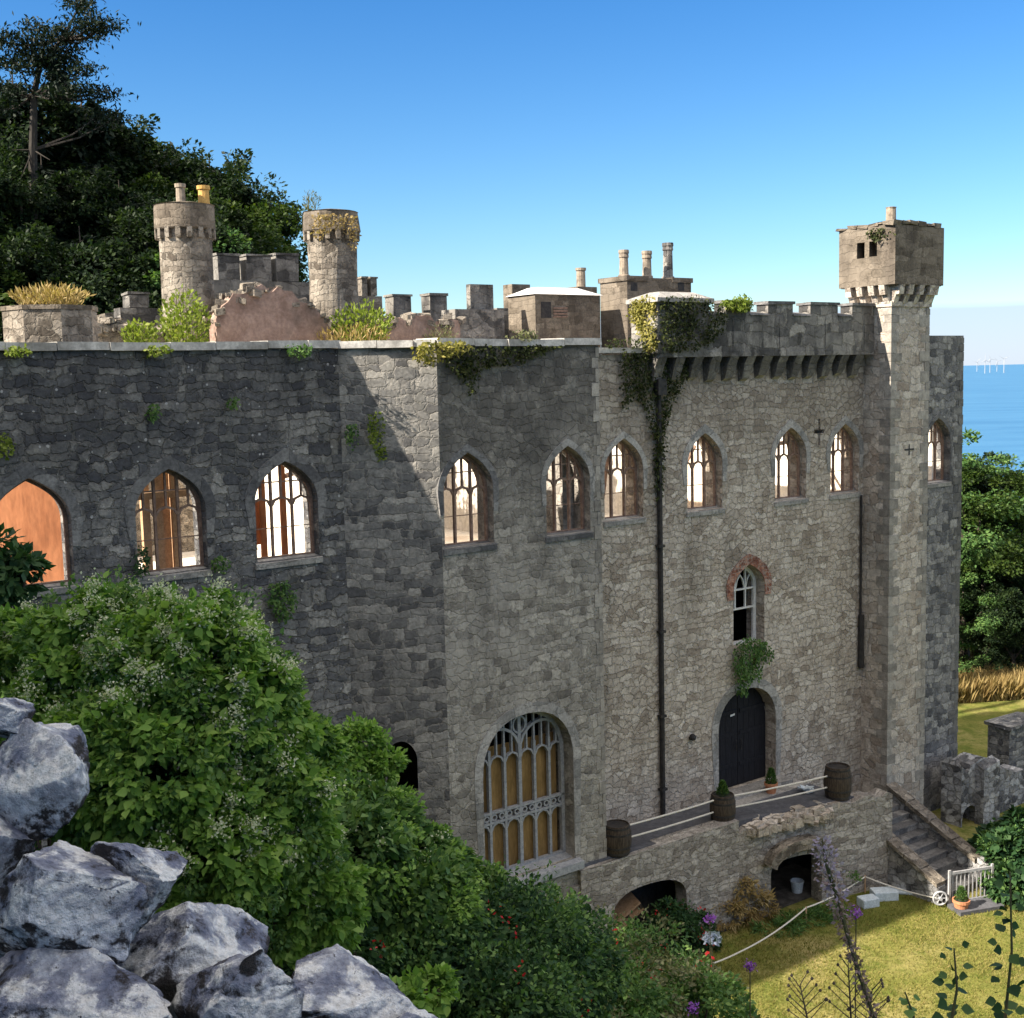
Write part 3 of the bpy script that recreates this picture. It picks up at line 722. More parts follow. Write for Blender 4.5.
# drainpipes
mb = MB(); mb.tube([P(-1.86, .09, -.6), P(-1.86, .09, -13.0)], .075, 8)
for z in (-2.5, -5, -7.5, -10, -12.2): mb.box(-1.97, -1.75, .01, .18, z, z+.07)
mb.box(-2.02, -1.70, .01, .26, -.65, -.2); part(mb, 'drainpipe', M['iron'])
mb = MB(); mb.tube([P(7.18, .07, -4.2), P(7.18, .07, -8.4)], .04, 6); mb.tube([P(7.18, .10, -8.2), P(7.18, .10, -10.0)], .10, 8); part(mb, 'drainpipe', M['iron'], 'short broken drainpipe')
mb = MB(); q = P(-.62, .08, -10.85); mb.lathe(q, [(.02, -.1), (.09, -.07), (.11, 0), (.08, .07), (.03, .1)], 10); part(mb, 'wall_boss', M['iron'])

# parapet block and battlements on corbels
mb = MB()
mb.box(-2.2, -.2, -.65, .45, .52, 1.93); 
PB = part(mb, 'parapet_block', M['roofdark'], 'square ivy covered end block of the battlements')
mb = MB(); c0 = [P(-2.3, .56, 1.932), P(-.1, .56, 1.932), P(-.1, -.76, 1.932), P(-2.3, -.76, 1.932), P(-2.3, .56, 2.05), P(-.1, .56, 2.05), P(-.1, -.76, 2.05), P(-2.3, -.76, 2.05)]
mb.hexa(c0); mb.hexa([P(-2.28, .54, 2.052), P(-.12, .54, 2.052), P(-.12, -.74, 2.052), P(-2.28, -.74, 2.052), P(-1.8, .12, 2.24), P(-.5, .12, 2.24), P(-.5, -.3, 2.24), P(-1.8, -.3, 2.24)])
mb.build('cap', M['dressed'], PB)
mb = MB(); mb.box(-.198, 7.3, -.05, .42, .54, 1.60)
for a, b in ((.5, 1.5), (2.3, 3.4), (4.2, 5.5), (6.2, 7.25)): mb.box(a, b, -.04, .423, 1.602, 1.94)
for a in (.9, 2.9, 5.0, 6.9): mb.box(a-.10, a+.10, .424, .44, .545, 1.55)
mb.box(-2.1, 7.28, .02, .44, .40, .538)
bt = part(mb, 'battlements', M['roofdark'])
mb = MB()
for a, b in ((.5, 1.5), (2.3, 3.4), (4.2, 5.5), (6.2, 7.25)): mb.box(a-.05, b+.05, -.1, .48, 1.943, 2.03, jit=.008)
for a, b in ((-.15, .5), (1.5, 2.3), (3.4, 4.2), (5.5, 6.2)): mb.hexa([P(a, .47, 1.602), P(b, .47, 1.602), P(b, -.1, 1.602), P(a, -.1, 1.602), P(a, .44, 1.66), P(b, .44, 1.66), P(b, -.1, 1.74), P(a, -.1, 1.74)])
mb.build('merlon_caps', M['dresseddark'], bt)
mb = MB(); u = -2.0; k = 0
while u < 7.1:
    wd = .19+random.uniform(-.02, .02); dz = random.uniform(-.05, .05)
    mb.hexa([P(u-wd*.8, .16, -.22+dz), P(u+wd*.8, .16, -.22+dz), P(u+wd*.8, .002, -.30+dz), P(u-wd*.8, .002, -.30+dz), P(u-wd, .30, .12), P(u+wd, .30, .12), P(u+wd, .002, .12), P(u-wd, .002, .12)])
    mb.hexa([P(u-wd, .28, .122), P(u+wd, .28, .122), P(u+wd, .002, .122), P(u-wd, .002, .122), P(u-wd, .43, .398), P(u+wd, .43, .398), P(u+wd, .002, .398), P(u-wd, .002, .398)])
    u += .72
mb.build('corbels', M['grey'], bt)

# corner turret
mb = MB(); WR = 1.05
mb.box(7.35, 9.35, -.6, WR, ZG, 2.05)
mb.box(7.30, 9.40, -.65, WR+.05, 1.9, 2.06)
part(mb, 'turret_shaft', M['tower'], 'tall pale square shaft of the corner turret')
TU0, TU1, TW0, TW1, TZ0, TZ1 = 7.08, 9.62, -.82, 1.37, 2.58, 4.46
frA = frame_uw(TU0, TW0, TU0, TW1); frB = frame_uw(TU0, TW1, TU1, TW1)
mb = MB(); Lw = TW1-TW0
wall_mesh(mb, frA, rect(0, Lw, TZ0, TZ1), [rect(.72, 1.02, 3.48, 3.98), rect(1.2, 1.5, 3.5, 3.98)], .3)
mb.box(TU0+.002, TU1, TW1-.3, TW1-.001, TZ0, TZ1-.03); mb.box(TU1-.3, TU1-.001, TW0, TW1-.302, TZ0, TZ1); mb.box(TU0+.302, TU1-.302, TW0, TW0+.3, TZ0, TZ1-.02)
mb.box(TU0+.05, TU1-.05, TW0+.05, TW1-.05, TZ0-.02, TZ0+.05); mb.box(TU0+.303, TU1-.303, TW0+.303, TW1-.303, TZ1-.25, TZ1-.1)
mb.box(TU0+.6, TU1-.4, TW0+.35, TW1-.35, 3.0, 4.2)
tu = part(mb, 'turret_top', M['render'], 'square overhanging turret top with two small square holes')
mb = MB(); 
for a in np.arange(TU0+.1, TU1, .42): mb.box(a-.2, a+.2, TW1-.38, TW1+.03, TZ1-.02, TZ1+.06+random.uniform(0, .05), jit=.03)
for a in np.arange(TW0+.1, TW1, .42): mb.box(TU0-.03, TU0+.36, a-.2, a+.2, TZ1-.015, TZ1+.05+random.uniform(0, .05), jit=.03)
mb.build('broken_rim', M['render'], tu)
mb = MB(); mb.lathe(P(8.35, .25, 4.2), [(.75, 0), (.6, .25), (.3, .42), (.2, .46)], 12, wob=.15); mb.build('mound', M['render'], tu)
mb = MB(); mb.lathe(P(8.35, .25, 4.6), [(.17, 0), (.16, .5), (.18, .55), (.14, .56)], 12); mb.build('chimney_pot', M['pot_buff'], tu)
mb = MB()
def corb(fr, s, wd):
    for (d0, z0, d1, z1) in ((.06, 2.0, .17, 2.27), (.27, 2.272, .34, 2.575)):
        V = [fr(s-wd, z0, -d0), fr(s+wd, z0, -d0), fr(s+wd, z0, .3), fr(s-wd, z0, .3), fr(s-wd, z1, -d1), fr(s+wd, z1, -d1), fr(s+wd, z1, .3), fr(s-wd, z1, .3)]; mb.hexa(V)
frS1 = frame_uw(7.35, -.6, 7.35, WR); frS2 = frame_uw(7.35, WR, 9.35, WR); frS3 = frame_uw(9.35, WR, 9.35, -.6)
for s_ in (.18, .62, 1.08, 1.5): corb(frS1, s_, .11)
for s_ in (.12, .6, 1.15, 1.7, 1.92): corb(frS2, s_, .12)
for s_ in (.3, .9): corb(frS3, s_, .12)
mb.box(7.5, 9.2, -.5, .9, 2.06, 2.6)
mb.build('corbels', M['tower'], tu)
mb = MB(); mb.box(8.1, 8.6, WR-.02, WR+.006, -2.75, -2.69); mb.box(8.32, 8.38, WR-.018, WR+.007, -2.9, -2.55); part(mb, 'arrow_slit', M['iron'])

# long and short corner stones
ZD = -13.0
def quoins(C, t1, n1, t2, n2, z0, z1, mat='quoin', label=None, long=.56):
    mb = MB(); z = z0; k = 0; C, t1, n1, t2, n2 = [np.array(v[:2], float) for v in (C, t1, n1, t2, n2)]
    while z < z1-.1:
        h = min(random.uniform(.24, .38), z1-z); a, b = (random.uniform(long*.7, long), random.uniform(long*.35, long*.5)) if k % 2 else (random.uniform(long*.35, long*.5), random.uniform(long*.7, long)); e = random.uniform(.004, .022); k += 1
        A = np.linalg.solve(np.array([n1, n2]), np.array([n1@C+e, n2@C+e]))
        pl_ = [A, A+t1*a, A+t1*a-n1*.1, C-(n1+n2)*.1, A+t2*b-n2*.1, A+t2*b]; n = 6; j = [rng.normal(0, .006) for _ in range(2)]
        V = [np.array([*p, z+.012]) for p in pl_]+[np.array([*p, z+h-.006]) for p in pl_]
        mb.add(V, [tuple(range(5, -1, -1)), tuple(range(6, 12))]+[(i, (i+1) % 6, 6+(i+1) % 6, 6+i) for i in range(6)]); z += h
    part(mb, 'quoins', M[mat], label)
tC = (P(UC, WL, 0)-P(UT0, WT, 0))/lc; nC = np.array([-tC[1], tC[0], 0]); nC = nC if nC@N > 0 else -nC
quoins(P(UT1, WT, 0), -D, N, -N, D, ZD-2.5, ZT-.02, long=.30)
quoins(P(7.35, WR, 0), -N, -D, D, N, -15., 1.85)
quoins(P(9.35, WR, 0), -D, N, -N, D, -15., 1.85)
quoins(P(12.85, 0, 0), -D, N, -N, D, -16., .95, 'quoindark')
# inside of the roofless front: cross walls and floor seen through the windows
for uc, w0, w1, zt in ((-10.75, -8.9, -.75, .3), (-4.0, -8.9, -.76, .2), (2.45, -8.4, -.775, .2), (9.0, -6.8, -.78, -1.6), (12.0, -3, -.62, .2)):
    mb = MB(); mb.box(uc, uc+.24, w0, w1, -4.949, zt); part(mb, 'cross_wall', M['plaster'])
mb = MB(); mb.box(-26.5, 8.9, -8.9, -.8, -5.2, -4.95); part(mb, 'inner_floor', M['plaster'])
mb = MB(); mb.box(9.4, 12.24, -3.0, -.62, -5.2, -4.95); part(mb, 'inner_floor', M['plaster'])
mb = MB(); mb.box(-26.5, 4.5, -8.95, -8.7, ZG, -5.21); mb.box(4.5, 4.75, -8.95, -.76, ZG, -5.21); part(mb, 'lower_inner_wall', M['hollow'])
tm_ = MB()
for (u_, w_, z_, du, dw, dz, r_) in ((-8.6, -2.2, -4.9, .8, -.6, 3.4, .07), (-8.0, -3.5, -2.3, 3.6, -.4, .3, .08), (-5.4, -2.0, -2.7, 1.2, -.9, .2, .06), (-2.0, -2.5, -4.9, 1.0, -.5, 3.2, .06), (-1.5, -3.6, -2.0, 3.4, -.8, -.2, .08), (1.0, -2.2, -3.3, 1.2, -.4, .9, .06), (5.4, -2.4, -4.9, .7, -.8, 3.3, .06), (5.6, -2.8, -2.6, 3.0, -.6, .2, .08), (7.6, -2.2, -3.6, 1.3, -.8, .5, .05), (-12.2, -2.6, -2.4, 1.4, -.7, .3, .07)):
    tm_ = MB(); tm_.tube([P(u_, w_, z_), P(u_+du/2, w_+dw/2, z_+dz/2-.05), P(u_+du, w_+dw, z_+dz)], r_, 5); part(tm_, 'fallen_beam', M['timber'])
# boards and studs behind the shaded windows
bd = MB(); qa, qb = P(-20.5, -3.3, 0), P(-18.15, -.85, 0); frb = wall_frame(qa, qb)
bd.prism([(0, -4.94), (3.4, -4.94), (3.4, -2.35), (2.6, -1.95), (1.2, -1.9), (0, -2.2)], frb, 0, .06)
part(bd, 'boarding', M['orange'], 'orange boards closing a pointed window')
st = MB()
for u_ in (-16.15, -15.85, -15.45, -14.9): st.box(u_-.09, u_+.09, -1.75, -1.6, -4.95, -1.2)
st.box(-15.75, -15.5, -1.9, -1.78, -4.95, -1.4); st.box(-16.6, -14.6, -1.6, -1.5, -2.6, -2.45)
part(st, 'stud_frame', M['stud'])
st = MB()
for u_ in (-13.1, -12.55): st.box(u_-.07, u_+.07, -2.1, -2.0, -4.95, -1.0)
st.box(-13.9, -13.12, -2.3, -2.2, -4.0, -2.9); part(st, 'stud_frame', M['orange'])
# ---------------------------------------------------------------- buildings behind the front
ZR = .1
inner = empty('inner_range', tuple(P(-6, -16, ZL)), 'low grey castle range behind the roofless front, its roof carrying towers and chimneys', 'building')
mb = MB(); mb.box(-27, -1.5, -22, -9.0, ZG, ZR-.05); mb.build('wall', M['roofstone'], inner)
mb = MB(); mb.box(-26.9, -1.6, -21.9, -9.05, ZR-.045, ZR); mb.build('roof', M['roofdeck'], inner)

def round_tower(px0, px1, ytop, ycorb, w, label, wobble, group='round towers on the castle roof', pots=()):
    q = atw((px0+px1)/2, ytop, w); Yd = q[1]; r = (px1-px0)/2/F*Yd*1.0
    t = empty('round_tower', (q[0], q[1], ZR), label, 'tower')
    zt, zc = q[2], atw((px0+px1)/2, ycorb, w)[2]
    c = np.array([q[0], q[1], 0]); sb, st_ = r*.90, r*.87
    mb = MB(); n = 44
    mb.lathe(c, [(sb*1.02, ZR), (sb, ZR+(zc-ZR)*.3), (st_, ZR+(zc-ZR)*.7), (st_, zc+.25)], n, wob=wobble); mb.build('shaft', M['roofstone'], t, smooth_=False)
    mb = MB(); mb.lathe(c, [(r*.97, zc+.16), (r, zc+.2), (r*1.0, zt-.1), (r*.985, zt-.02), (r*1.02, zt), (r*.5, zt+.08), (.05, zt+.12)], n, wob=wobble); mb.build('parapet_ring', M['render'], t)
    mb = MB()
    for k in range(16):
        a = 2*math.pi*k/16; e = np.array([math.cos(a), math.sin(a), 0]); f = np.array([-math.sin(a), math.cos(a), 0])
        mb.obox(c+e*(r*.9)+np.array([0, 0, zc+.04]), e*r*.1, f*.075, np.array([0, 0, .15]))
    mb.build('corbel_ring', M['roofstone'], t)
    for (x, y0, y1, m, hw) in pots:
        b = atw(x, y0, w); h = atw(x, y1, w)[2]-zt; k = hw/F*Yd
        mb = MB(); mb.lathe(np.array([b[0], b[1], zt+.0]), [(k*1.25, 0), (k*1.2, .08), (k*.95, .1), (k*.88, h*.8), (k*1.1, h*.83), (k*1.1, h), (k*.8, h), (k*.75, h*.6)], 12); mb.build('chimney_pot', M[m], t)
    return t, q, r
tA = round_tower(155, 213, 206, 236, -10, 'taller round stone tower on the castle roof, one grey and one yellow pot on top', .03, pots=((181, 203, 184, 'pot_buff', 5), (204, 203, 186, 'pot_yellow', 6)))
tB = round_tower(303, 358, 213, 238, -11, 'ruined round stone tower on the castle roof with dry plants sprouting from its rim', .09)

def block(name, xc, xl, xr, yt, w, mat, label, cat='building', zb=ZR, yb=None, parts=None):
    q = atw(xc, yt, w); u0, w0 = uw(q); u1 = uw(atw(xr, yt, w))[0]
    d = ray(xl, yt); t = (u0+O@D)/(d@D); w1 = uw(d*t)[1]
    e = empty(name, tuple(P(u0, w, zb)), label, cat)
    mb = MB(); mb.box(u0, u1, w1, w, zb, q[2]); b = mb.build('wall', mat, e)
    return e, u0, u1, w1, q[2]
# octagonal stub turret near the shaded wall
q = atw(50, 307, -3.2); r = 41.5/F*q[1]/math.cos(math.pi/8)
t = empty('octagonal_turret', (q[0], q[1], ZT-.8), 'low octagonal stone turret stub crowned with dry yellow weeds, rising above the shaded wall', 'turret')
mb = MB(); c = np.array([q[0], q[1], 0])
V = []; a0 = math.atan2(-N[1], -N[0])
for z, k in ((-5., 1), (q[2]-.1, 1)):
    for i in range(8):
        a = i*math.pi/4+math.pi/8+TH+.33; V.append(c+np.array([r*k*math.cos(a), r*k*math.sin(a), z]))
mb.add(V, [tuple(range(7, -1, -1)), tuple(range(8, 16))]+[(i, (i+1) % 8, 8+(i+1) % 8, 8+i) for i in range(8)])
mb.build('wall', M['roofstone'], t)
mb = MB(); V = []
for z, k in ((q[2]-.098, 1.03), (q[2], 1.03)):
    for i in range(8):
        a = i*math.pi/4+math.pi/8+TH+.33; V.append(c+np.array([r*k*math.cos(a), r*k*math.sin(a), z]))
mb.add(V, [tuple(range(7, -1, -1)), tuple(range(8, 16))]+[(i, (i+1) % 8, 8+(i+1) % 8, 8+i) for i in range(8)])
mb.build('coping', M['render'], t); TURR = (c, q[2], r)

def ragged_wall(name, pts, w, thick, mat, label, cat='wall', zb=ZR, group=None, rub=70):
    """wall parallel to the front whose top follows measured points"""
    tops = [(float(uw(atw(x, y, w))[0]), float(atw(x, y, w)[2])) for x, y in pts]
    e = MB(); u0, u1 = tops[0][0], tops[-1][0]; fr = frame_uw(u0, w, u1, w)
    poly = [(0, zb), (u1-u0, zb)]; n = 0
    tt = []
    for (a, b), (c_, d) in zip(tops[:-1], tops[1:]):
        k = max(1, int(abs(c_-a)/.18)) if abs(c_-a) > .05 else 1
        for i in range(k): tt.append((a+(c_-a)*i/k-u0, b+(d-b)*i/k+(random.uniform(-.12, .12) if k > 1 else 0)))
    tt.append((u1-u0, tops[-1][1])); tt.sort(key=lambda p: p[0]) if False else None
    poly += list(reversed(tt)); wall_mesh(e, fr, poly, [], thick)
    o = e.build(name, mat, loc=P((u0+u1)/2, w, zb)); tag(o, label, cat, group)
    mb = MB()
    for k in range(rub):
        a, b = random.choice(tt); q = fr(a+random.uniform(-.15, .15), b+random.uniform(-.22, .05), random.uniform(-.03, thick)); r_ = random.uniform(.05, .15); A = random.uniform(0, 3)
        mb.obox(q, np.array([math.cos(A), math.sin(A), random.uniform(-.3, .3)])*r_*1.4, np.array([-math.sin(A), math.cos(A), random.uniform(-.3, .3)])*r_, np.array([random.uniform(-.2, .2), 0, 1])*r_*.7)
    mb.build('rubble', M['roofstone'], o); return o
ragged_wall('ruined_wall', [(216, 318), (228, 300), (245, 292), (262, 284), (272, 290), (284, 287), (300, 300), (318, 312), (332, 330)], -8.6, .7, M['pink'], 'broken pinkish plastered wall standing between the two round towers')
ragged_wall('ruined_wall', [(98, 326), (110, 321), (124, 323), (136, 327), (150, 330), (165, 328)], -8.6, .6, M['roofstone'], 'low crumbled sandy wall before the mossy merlon and beside green weeds')
ragged_wall('ruined_wall', [(352, 324), (366, 319), (380, 318), (400, 319), (425, 318), (445, 320), (460, 321)], -8.4, .6, M['pink'], 'low sandy broken wall overgrown with dry weeds, under the two merlons against the sky')
def merlon_wall(name, base, merl, w, mat, label, thick=.6):
    (x0, x1, yb) = base; a = atw(x0, yb, w); b = atw(x1, yb, w); u0, u1 = uw(a)[0], uw(b)[0]; zb = (a[2]+b[2])/2
    e = empty(name, tuple(P(u0, w, ZR)), label, 'wall')
    mb = MB(); mb.box(u0, u1, w-thick, w, ZR, zb); mb.build('wall', mat, e)
    for (mx0, mx1, yt) in merl:
        m0, m1 = uw(atw(mx0, yt, w))[0], uw(atw(mx1, yt, w))[0]; zt = atw((mx0+mx1)/2, yt, w)[2]
        d = ray(mx0, yt)
        mb = MB(); mb.box(m0+.12, m1, w-thick+.02, w-.01, zb+.002, zt-.05, jit=.01); mb.box(m0+.08, m1+.04, w-thick-.02, w+.03, zt-.048, zt+.03, jit=.01); mb.build('merlon', mat, e)
    return e
merlon_wall('battlement_wall', (206, 309, 281), [(214, 239, 254), (243, 271, 255), (273, 298, 254)], -13.5, M['roofdark'], 'dark battlement wall with three square merlons between the round towers')
merlon_wall('battlement_wall', (340, 455, 317), [(390, 411, 295), (427, 447, 294)], -12.5, M['roofdark'], 'low battlement wall with two square merlons standing against the sky')
merlon_wall('battlement_wall', (120, 170, 308), [(125, 149, 293)], -12.0, M['roofdark'], 'short battlement wall with one mossy merlon, beside the taller round tower')
merlon_wall('battlement_wall', (354, 382, 296), [(359, 367, 277), (368, 377, 277)], -18, M['roofstone'], 'distant pair of narrow merlons peeping over the weeds by the ruined round tower')
e, u0, u1, w1, zt = block('stone_pier', 470, 466, 493, 284, -9, M['roofdark'], 'square grey stone pier standing on a low wall on the roof', 'pier')
mb = MB(); mb.box(u0-.9, u1+.15, w1-.3, -8.6, ZR, atw(470, 310, -9)[2]); mb.build('wall', M['roofdark'], e)
e, u0, u1, w1, zt = block('low_roof_wall', 497, 493, 512, 308, -11, M['roofdark'], 'low dark wall between the stone pier and the white roofed block', 'wall')
# block with white felt roof
e, u0, u1, w1, zt = block('roof_block', 535, 508, 600, 294, -8.2, M['render'], 'square rendered roof block with a white felt top and one dark square opening')
mb = MB(); o_ = .08
mb.hexa([P(u0-o_, -8.2+o_, zt+.002), P(u1+o_, -8.2+o_, zt+.002), P(u1+o_, w1-o_, zt+.002), P(u0-o_, w1-o_, zt+.002), P(u0+.5, -8.7, zt+.28), P(u1-.6, -8.7, zt+.28), P(u1-.6, w1+.5, zt+.28), P(u0+.5, w1+.5, zt+.28)])
mb.build('roof', M['whiteroof'], e)
za, zb_ = atw(550, 302, -8.2)[2], atw(550, 318, -8.2)[2]; ua, ub = uw(atw(541, 305, -8.2))[0], uw(atw(551, 305, -8.2))[0]
mb = MB(); mb.box(ua, ub, -8.22, -8.19, zb_, za); mb.build('opening', M['iron'], e)
ua, ub = uw(atw(553, 305, -8.2))[0], uw(atw(567, 305, -8.2))[0]
mb = MB()
for k in range(4): mb.box(ua, ub, -8.21, -8.165, zb_+.1*k+.02, zb_+.1*k+.08)
mb.build('louvre', M['timber'], e)
e, u0, u1, w1, zt = block('roof_block', 512, 503, 530, 284, -12, M['render'], 'plain rendered block half hidden behind the white roofed block')
q = atw(581, 285, -13); e = empty('chimney', (q[0], q[1], ZR), 'single grey chimney pot rising behind the white roofed block', 'chimney')
k = 4.6/F*q[1]; zt = atw(581, 268, -13)[2]
mb = MB(); mb.lathe(np.array([q[0], q[1], 0]), [(k, q[2]-.1), (k*.95, zt-.12), (k*1.15, zt-.1), (k*1.15, zt), (k*.7, zt)], 12); mb.build('chimney_pot', M['pot_buff'], e)
mb = MB(); mb.obox(np.array([q[0], q[1], (ZR+q[2])/2-.06]), D*.5, N*.4, np.array([0, 0, (q[2]-ZR)/2-.04])); mb.build('stack', M['render'], e)
# chimney block with three pots
e, u0, u1, w1, zt = block('chimney_block', 627, 600, 691, 277, -7.6, M['render'], 'tall rendered chimney block with three pots, behind the ivy covered parapet block')
mb = MB(); mb.box(u0-.06, u0+1.0, w1-.05, -7.54, zt-.12, zt+.05); mb.box(u1-1.0, u1+.05, w1-.04, -7.545, zt-.13, zt+.04); mb.build('cornice', M['render'], e)
for (px, yb_, yt_, hw, m) in ((624, 275, 250, 4.4, 'pot_yellow'), (647, 275, 251, 4.4, 'pot_buff'), (668, 278, 243, 4.8, 'iron')):
    wv = (w1-7.6)/2; q = atw(px, yb_, wv); k = hw/F*q[1]; z1 = atw(px, yt_, wv)[2]
    mb = MB(); mb.lathe(np.array([q[0], q[1], 0]), [(k*1.5, zt-.1), (k*1.3, zt+.14), (k*1.05, zt+.16), (k*.95, z1-.3), (k*1.15, z1-.26), (k*1.05, z1-.16), (k*1.2, z1-.1), (k*1.15, z1), (k*.8, z1), (k*.7, z1-.2)], 12); mb.build('chimney_pot', M[{'pot_yellow': 'pot_buff', 'pot_buff': 'pot_buff', 'iron': 'roofdark'}[m] if m != 'pot_yellow' else 'pot_buff'], e)
for px in (634, 681):
    mb = MB(); q = atw(px, 287, -7.6); a, b = uw(q)[0], q[2]; mb.box(a-.16, a+.16, -7.62, -7.592, b-.14, b+.16); mb.build('opening', M['iron'], e)
mb = MB(); q = atw(640, 322, -7.4); a = uw(q)[0]; mb.box(a-.3, a+.1, -7.599, -7.2, q[2]-.2, q[2]+.15); mb.box(a-.2, a, -7.5, -7.3, q[2]+.152, q[2]+.5); mb.build('bracket', M['render'], e)

# ---------------------------------------------------------------- terrace
ZD = -13.0
ter = empty('terrace', tuple(P(-1, 1, ZL)), 'raised stone terrace with two arched openings along the foot of the castle', 'terrace')
A0, A1, A2 = (-6.1, 1.44), (-.6, 1.92), (5.0, 3.02)
f1 = frame_uw(*A0, *A1); f2 = frame_uw(*A1, *A2)
def pos_on(p0, p1, x, y):
    a, b = P(*p0, 0), P(*p1, 0); t = (b-a)/np.linalg.norm(b-a); nn_ = np.array([t[1], -t[0], 0]); d = ray(x, y)
    k = (a@nn_)/(d@nn_); q = d*k; return float((q-a)@t), float(q[2])
L1 = math.dist(A0, A1); L2 = math.dist(A1, A2)
s0, _ = pos_on(A0, A1, 613, 920); s1, _ = pos_on(A0, A1, 687, 910); _, za = pos_on(A0, A1, 655, 882)
arch1 = flatarch((s0+s1)/2, (s1-s0)/2, ZG+.2, za-.75, za, n=14, pw=2.6)
mb = MB(); wall_mesh(mb, f1, [(0, ZG), (L1, ZG), (L1, ZD+.1), (L1*.62, ZD+.03), (L1*.3, ZD-.04), (0, ZD-.1)], [arch1], .5)
mb.box(-6.35, -6.08, .9, 1.40, ZG, ZD-.5)
mb.build('retaining_wall', M['terrace'], ter, label='front wall with a wide arched opening')
t0, _ = pos_on(A1, A2, 771, 880); t1, _ = pos_on(A1, A2, 822, 880); _, zb2 = pos_on(A1, A2, 797, 856)
arch2 = flatarch((t0+t1)/2, (t1-t0)/2, ZG+.2, zb2-.35, zb2, n=12, pw=2.4)
top = []
x = L2
while x > 0:
    z = ZD-.02 if x > L2*.5 else ZD-.25+.05*math.sin(x*5); top.append((x, z+random.uniform(-.07, .05))); x -= .22
mb = MB(); wall_mesh(mb, f2, [(0, ZG), (L2, ZG)]+top+[(0, ZD-.3)], [arch2], .5)
fe = frame_uw(5.0, 3.02, 5.0, 0.0); 
mb.box(4.52, 5.0, 0, 2.45, ZG, -14.6)
mb.build('retaining_wall', M['terrace'], ter, label='crumbling front wall with a dark arched doorway')
mb = MB(); zz0, zz1 = ZD-.28, ZD
c8 = [(-6.05, 1.30), (-.6, 1.70), (3.75, 2.55), (3.55, .0), (-5.05, 0.)]
V = [P(u, w, zz0) for u, w in c8]+[P(u, w, zz1) for u, w in c8]; mb.add(V, [(4, 3, 2, 1, 0), (5, 6, 7, 8, 9)]+[(i, (i+1) % 5, 5+(i+1) % 5, 5+i) for i in range(5)])
mb.build('paving', M['deck'], ter)
# curved stone hood over the dark doorway
mb = MB(); cc = (t0+t1)/2; n = 10; inn, out = [], []
for i in range(n+1):
    a = math.pi*(1-i/n); inn.append((cc+1.0*math.cos(a), zb2-.05+.42*math.sin(a)-.05)); out.append((cc+1.22*math.cos(a), zb2+.02+.62*math.sin(a)))
band(mb, f2, inn, out, -.38, .1); mb.build('stone_hood', M['roofstone'], ter)
# loose stones along the broken edge
mb = MB()
for k in range(70):
    s_ = random.uniform(.2, L2*.62); z = ZD-.28+random.uniform(-.12, .22); q = f2(s_, z, random.uniform(-.12, .3))
    a = random.uniform(0, 3); ax = np.array([math.cos(a), math.sin(a), random.uniform(-.2, .2)]); ay = np.array([-math.sin(a), math.cos(a), random.uniform(-.2, .2)])
    k_ = random.uniform(.07, .17); mb.obox(q, ax*k_*1.3, ay*k_, np.array([.0, 0, k_*.75]))
mb.build('loose_stones', M['tower'], ter)
mb = MB(); mb.box(-5.9, 3.9, .06, 1.2, ZG, ZL+.05); mb.box(-2, 3.9, 1.2, 2.0, ZG, ZL+.045); mb.build('undercroft_shade_floor', M['hollow'], ter)  # dark sheet over the lawn, its colour paints the shade under the arches
mb = MB(); mb.box(-5.0, 4.5, .02, .05, ZG, ZD-.3); mb.box(3.9, 4.2, .05, 2.3, ZG, ZD-.3); mb.build('undercroft_shade_wall', M['hollow'], ter)  # dark sheet before the castle wall and an end wall, coloured as shade

# ---------------------------------------------------------------- stair
sta = empty('stone_stair', tuple(P(6, 3.3, ZL)), 'weathered stone stair with sloping slab parapets beside the corner turret', 'stairs')
mb = MB(); ns = 9; wa, wb, za_, zb_ = 1.55, 4.75, -14.15, ZL
for i in range(ns):
    z = za_-(za_-zb_)*i/ns; w_0, w_1 = wa+(wb-wa)*i/ns, wa+(wb-wa)*(i+1)/ns
    mb.box(5.15, 6.85, w_0+.004, w_1+.03, ZG, z)
    mb.box(5.15, 6.85, w_0+.05, w_1+.06, z+.002, z+.05) if i else None
mb.build('steps', M['dresseddark'], sta)
def stair_wall(u, w0, z0, w1, z1, th=.32):
    mb = MB(); hw = th/2
    V = [P(u-hw, w0, ZG), P(u+hw, w0, ZG), P(u+hw, w1, ZG), P(u-hw, w1, ZG), P(u-hw, w0, z0), P(u+hw, w0, z0), P(u+hw, w1, z1), P(u-hw, w1, z1)]
    mb.hexa(V); o = mb.build('parapet', M['ruin'], sta)
    mb = MB(); n = 4; hw += .07
    for i in range(n):
        a, b = i/n, (i+1)/n-.012; wv0, wv1 = w0+(w1-w0)*a, w0+(w1-w0)*b; zz0, zz1 = z0+(z1-z0)*a, z0+(z1-z0)*b; j = random.uniform(-.02, .02)
        mb.hexa([P(u-hw, wv0, zz0+.004), P(u+hw, wv0, zz0+.004), P(u+hw, wv1, zz1+.004), P(u-hw, wv1, zz1+.004), P(u-hw, wv0, zz0+.14+j), P(u+hw, wv0, zz0+.14+j), P(u+hw, wv1, zz1+.14+j), P(u-hw, wv1, zz1+.14+j)])
    mb.build('slab', M['roofstone'], o)
stair_wall(7.02, 1.45, -13.75, 4.75, -15.25); stair_wall(5.0, 2.45, -14.35, 4.8, -15.45)
mb = MB(); mb.box(6.85, 7.25, 4.76, 5.15, ZG, -15.05); mb.build('end_post', M['ruin'], sta)

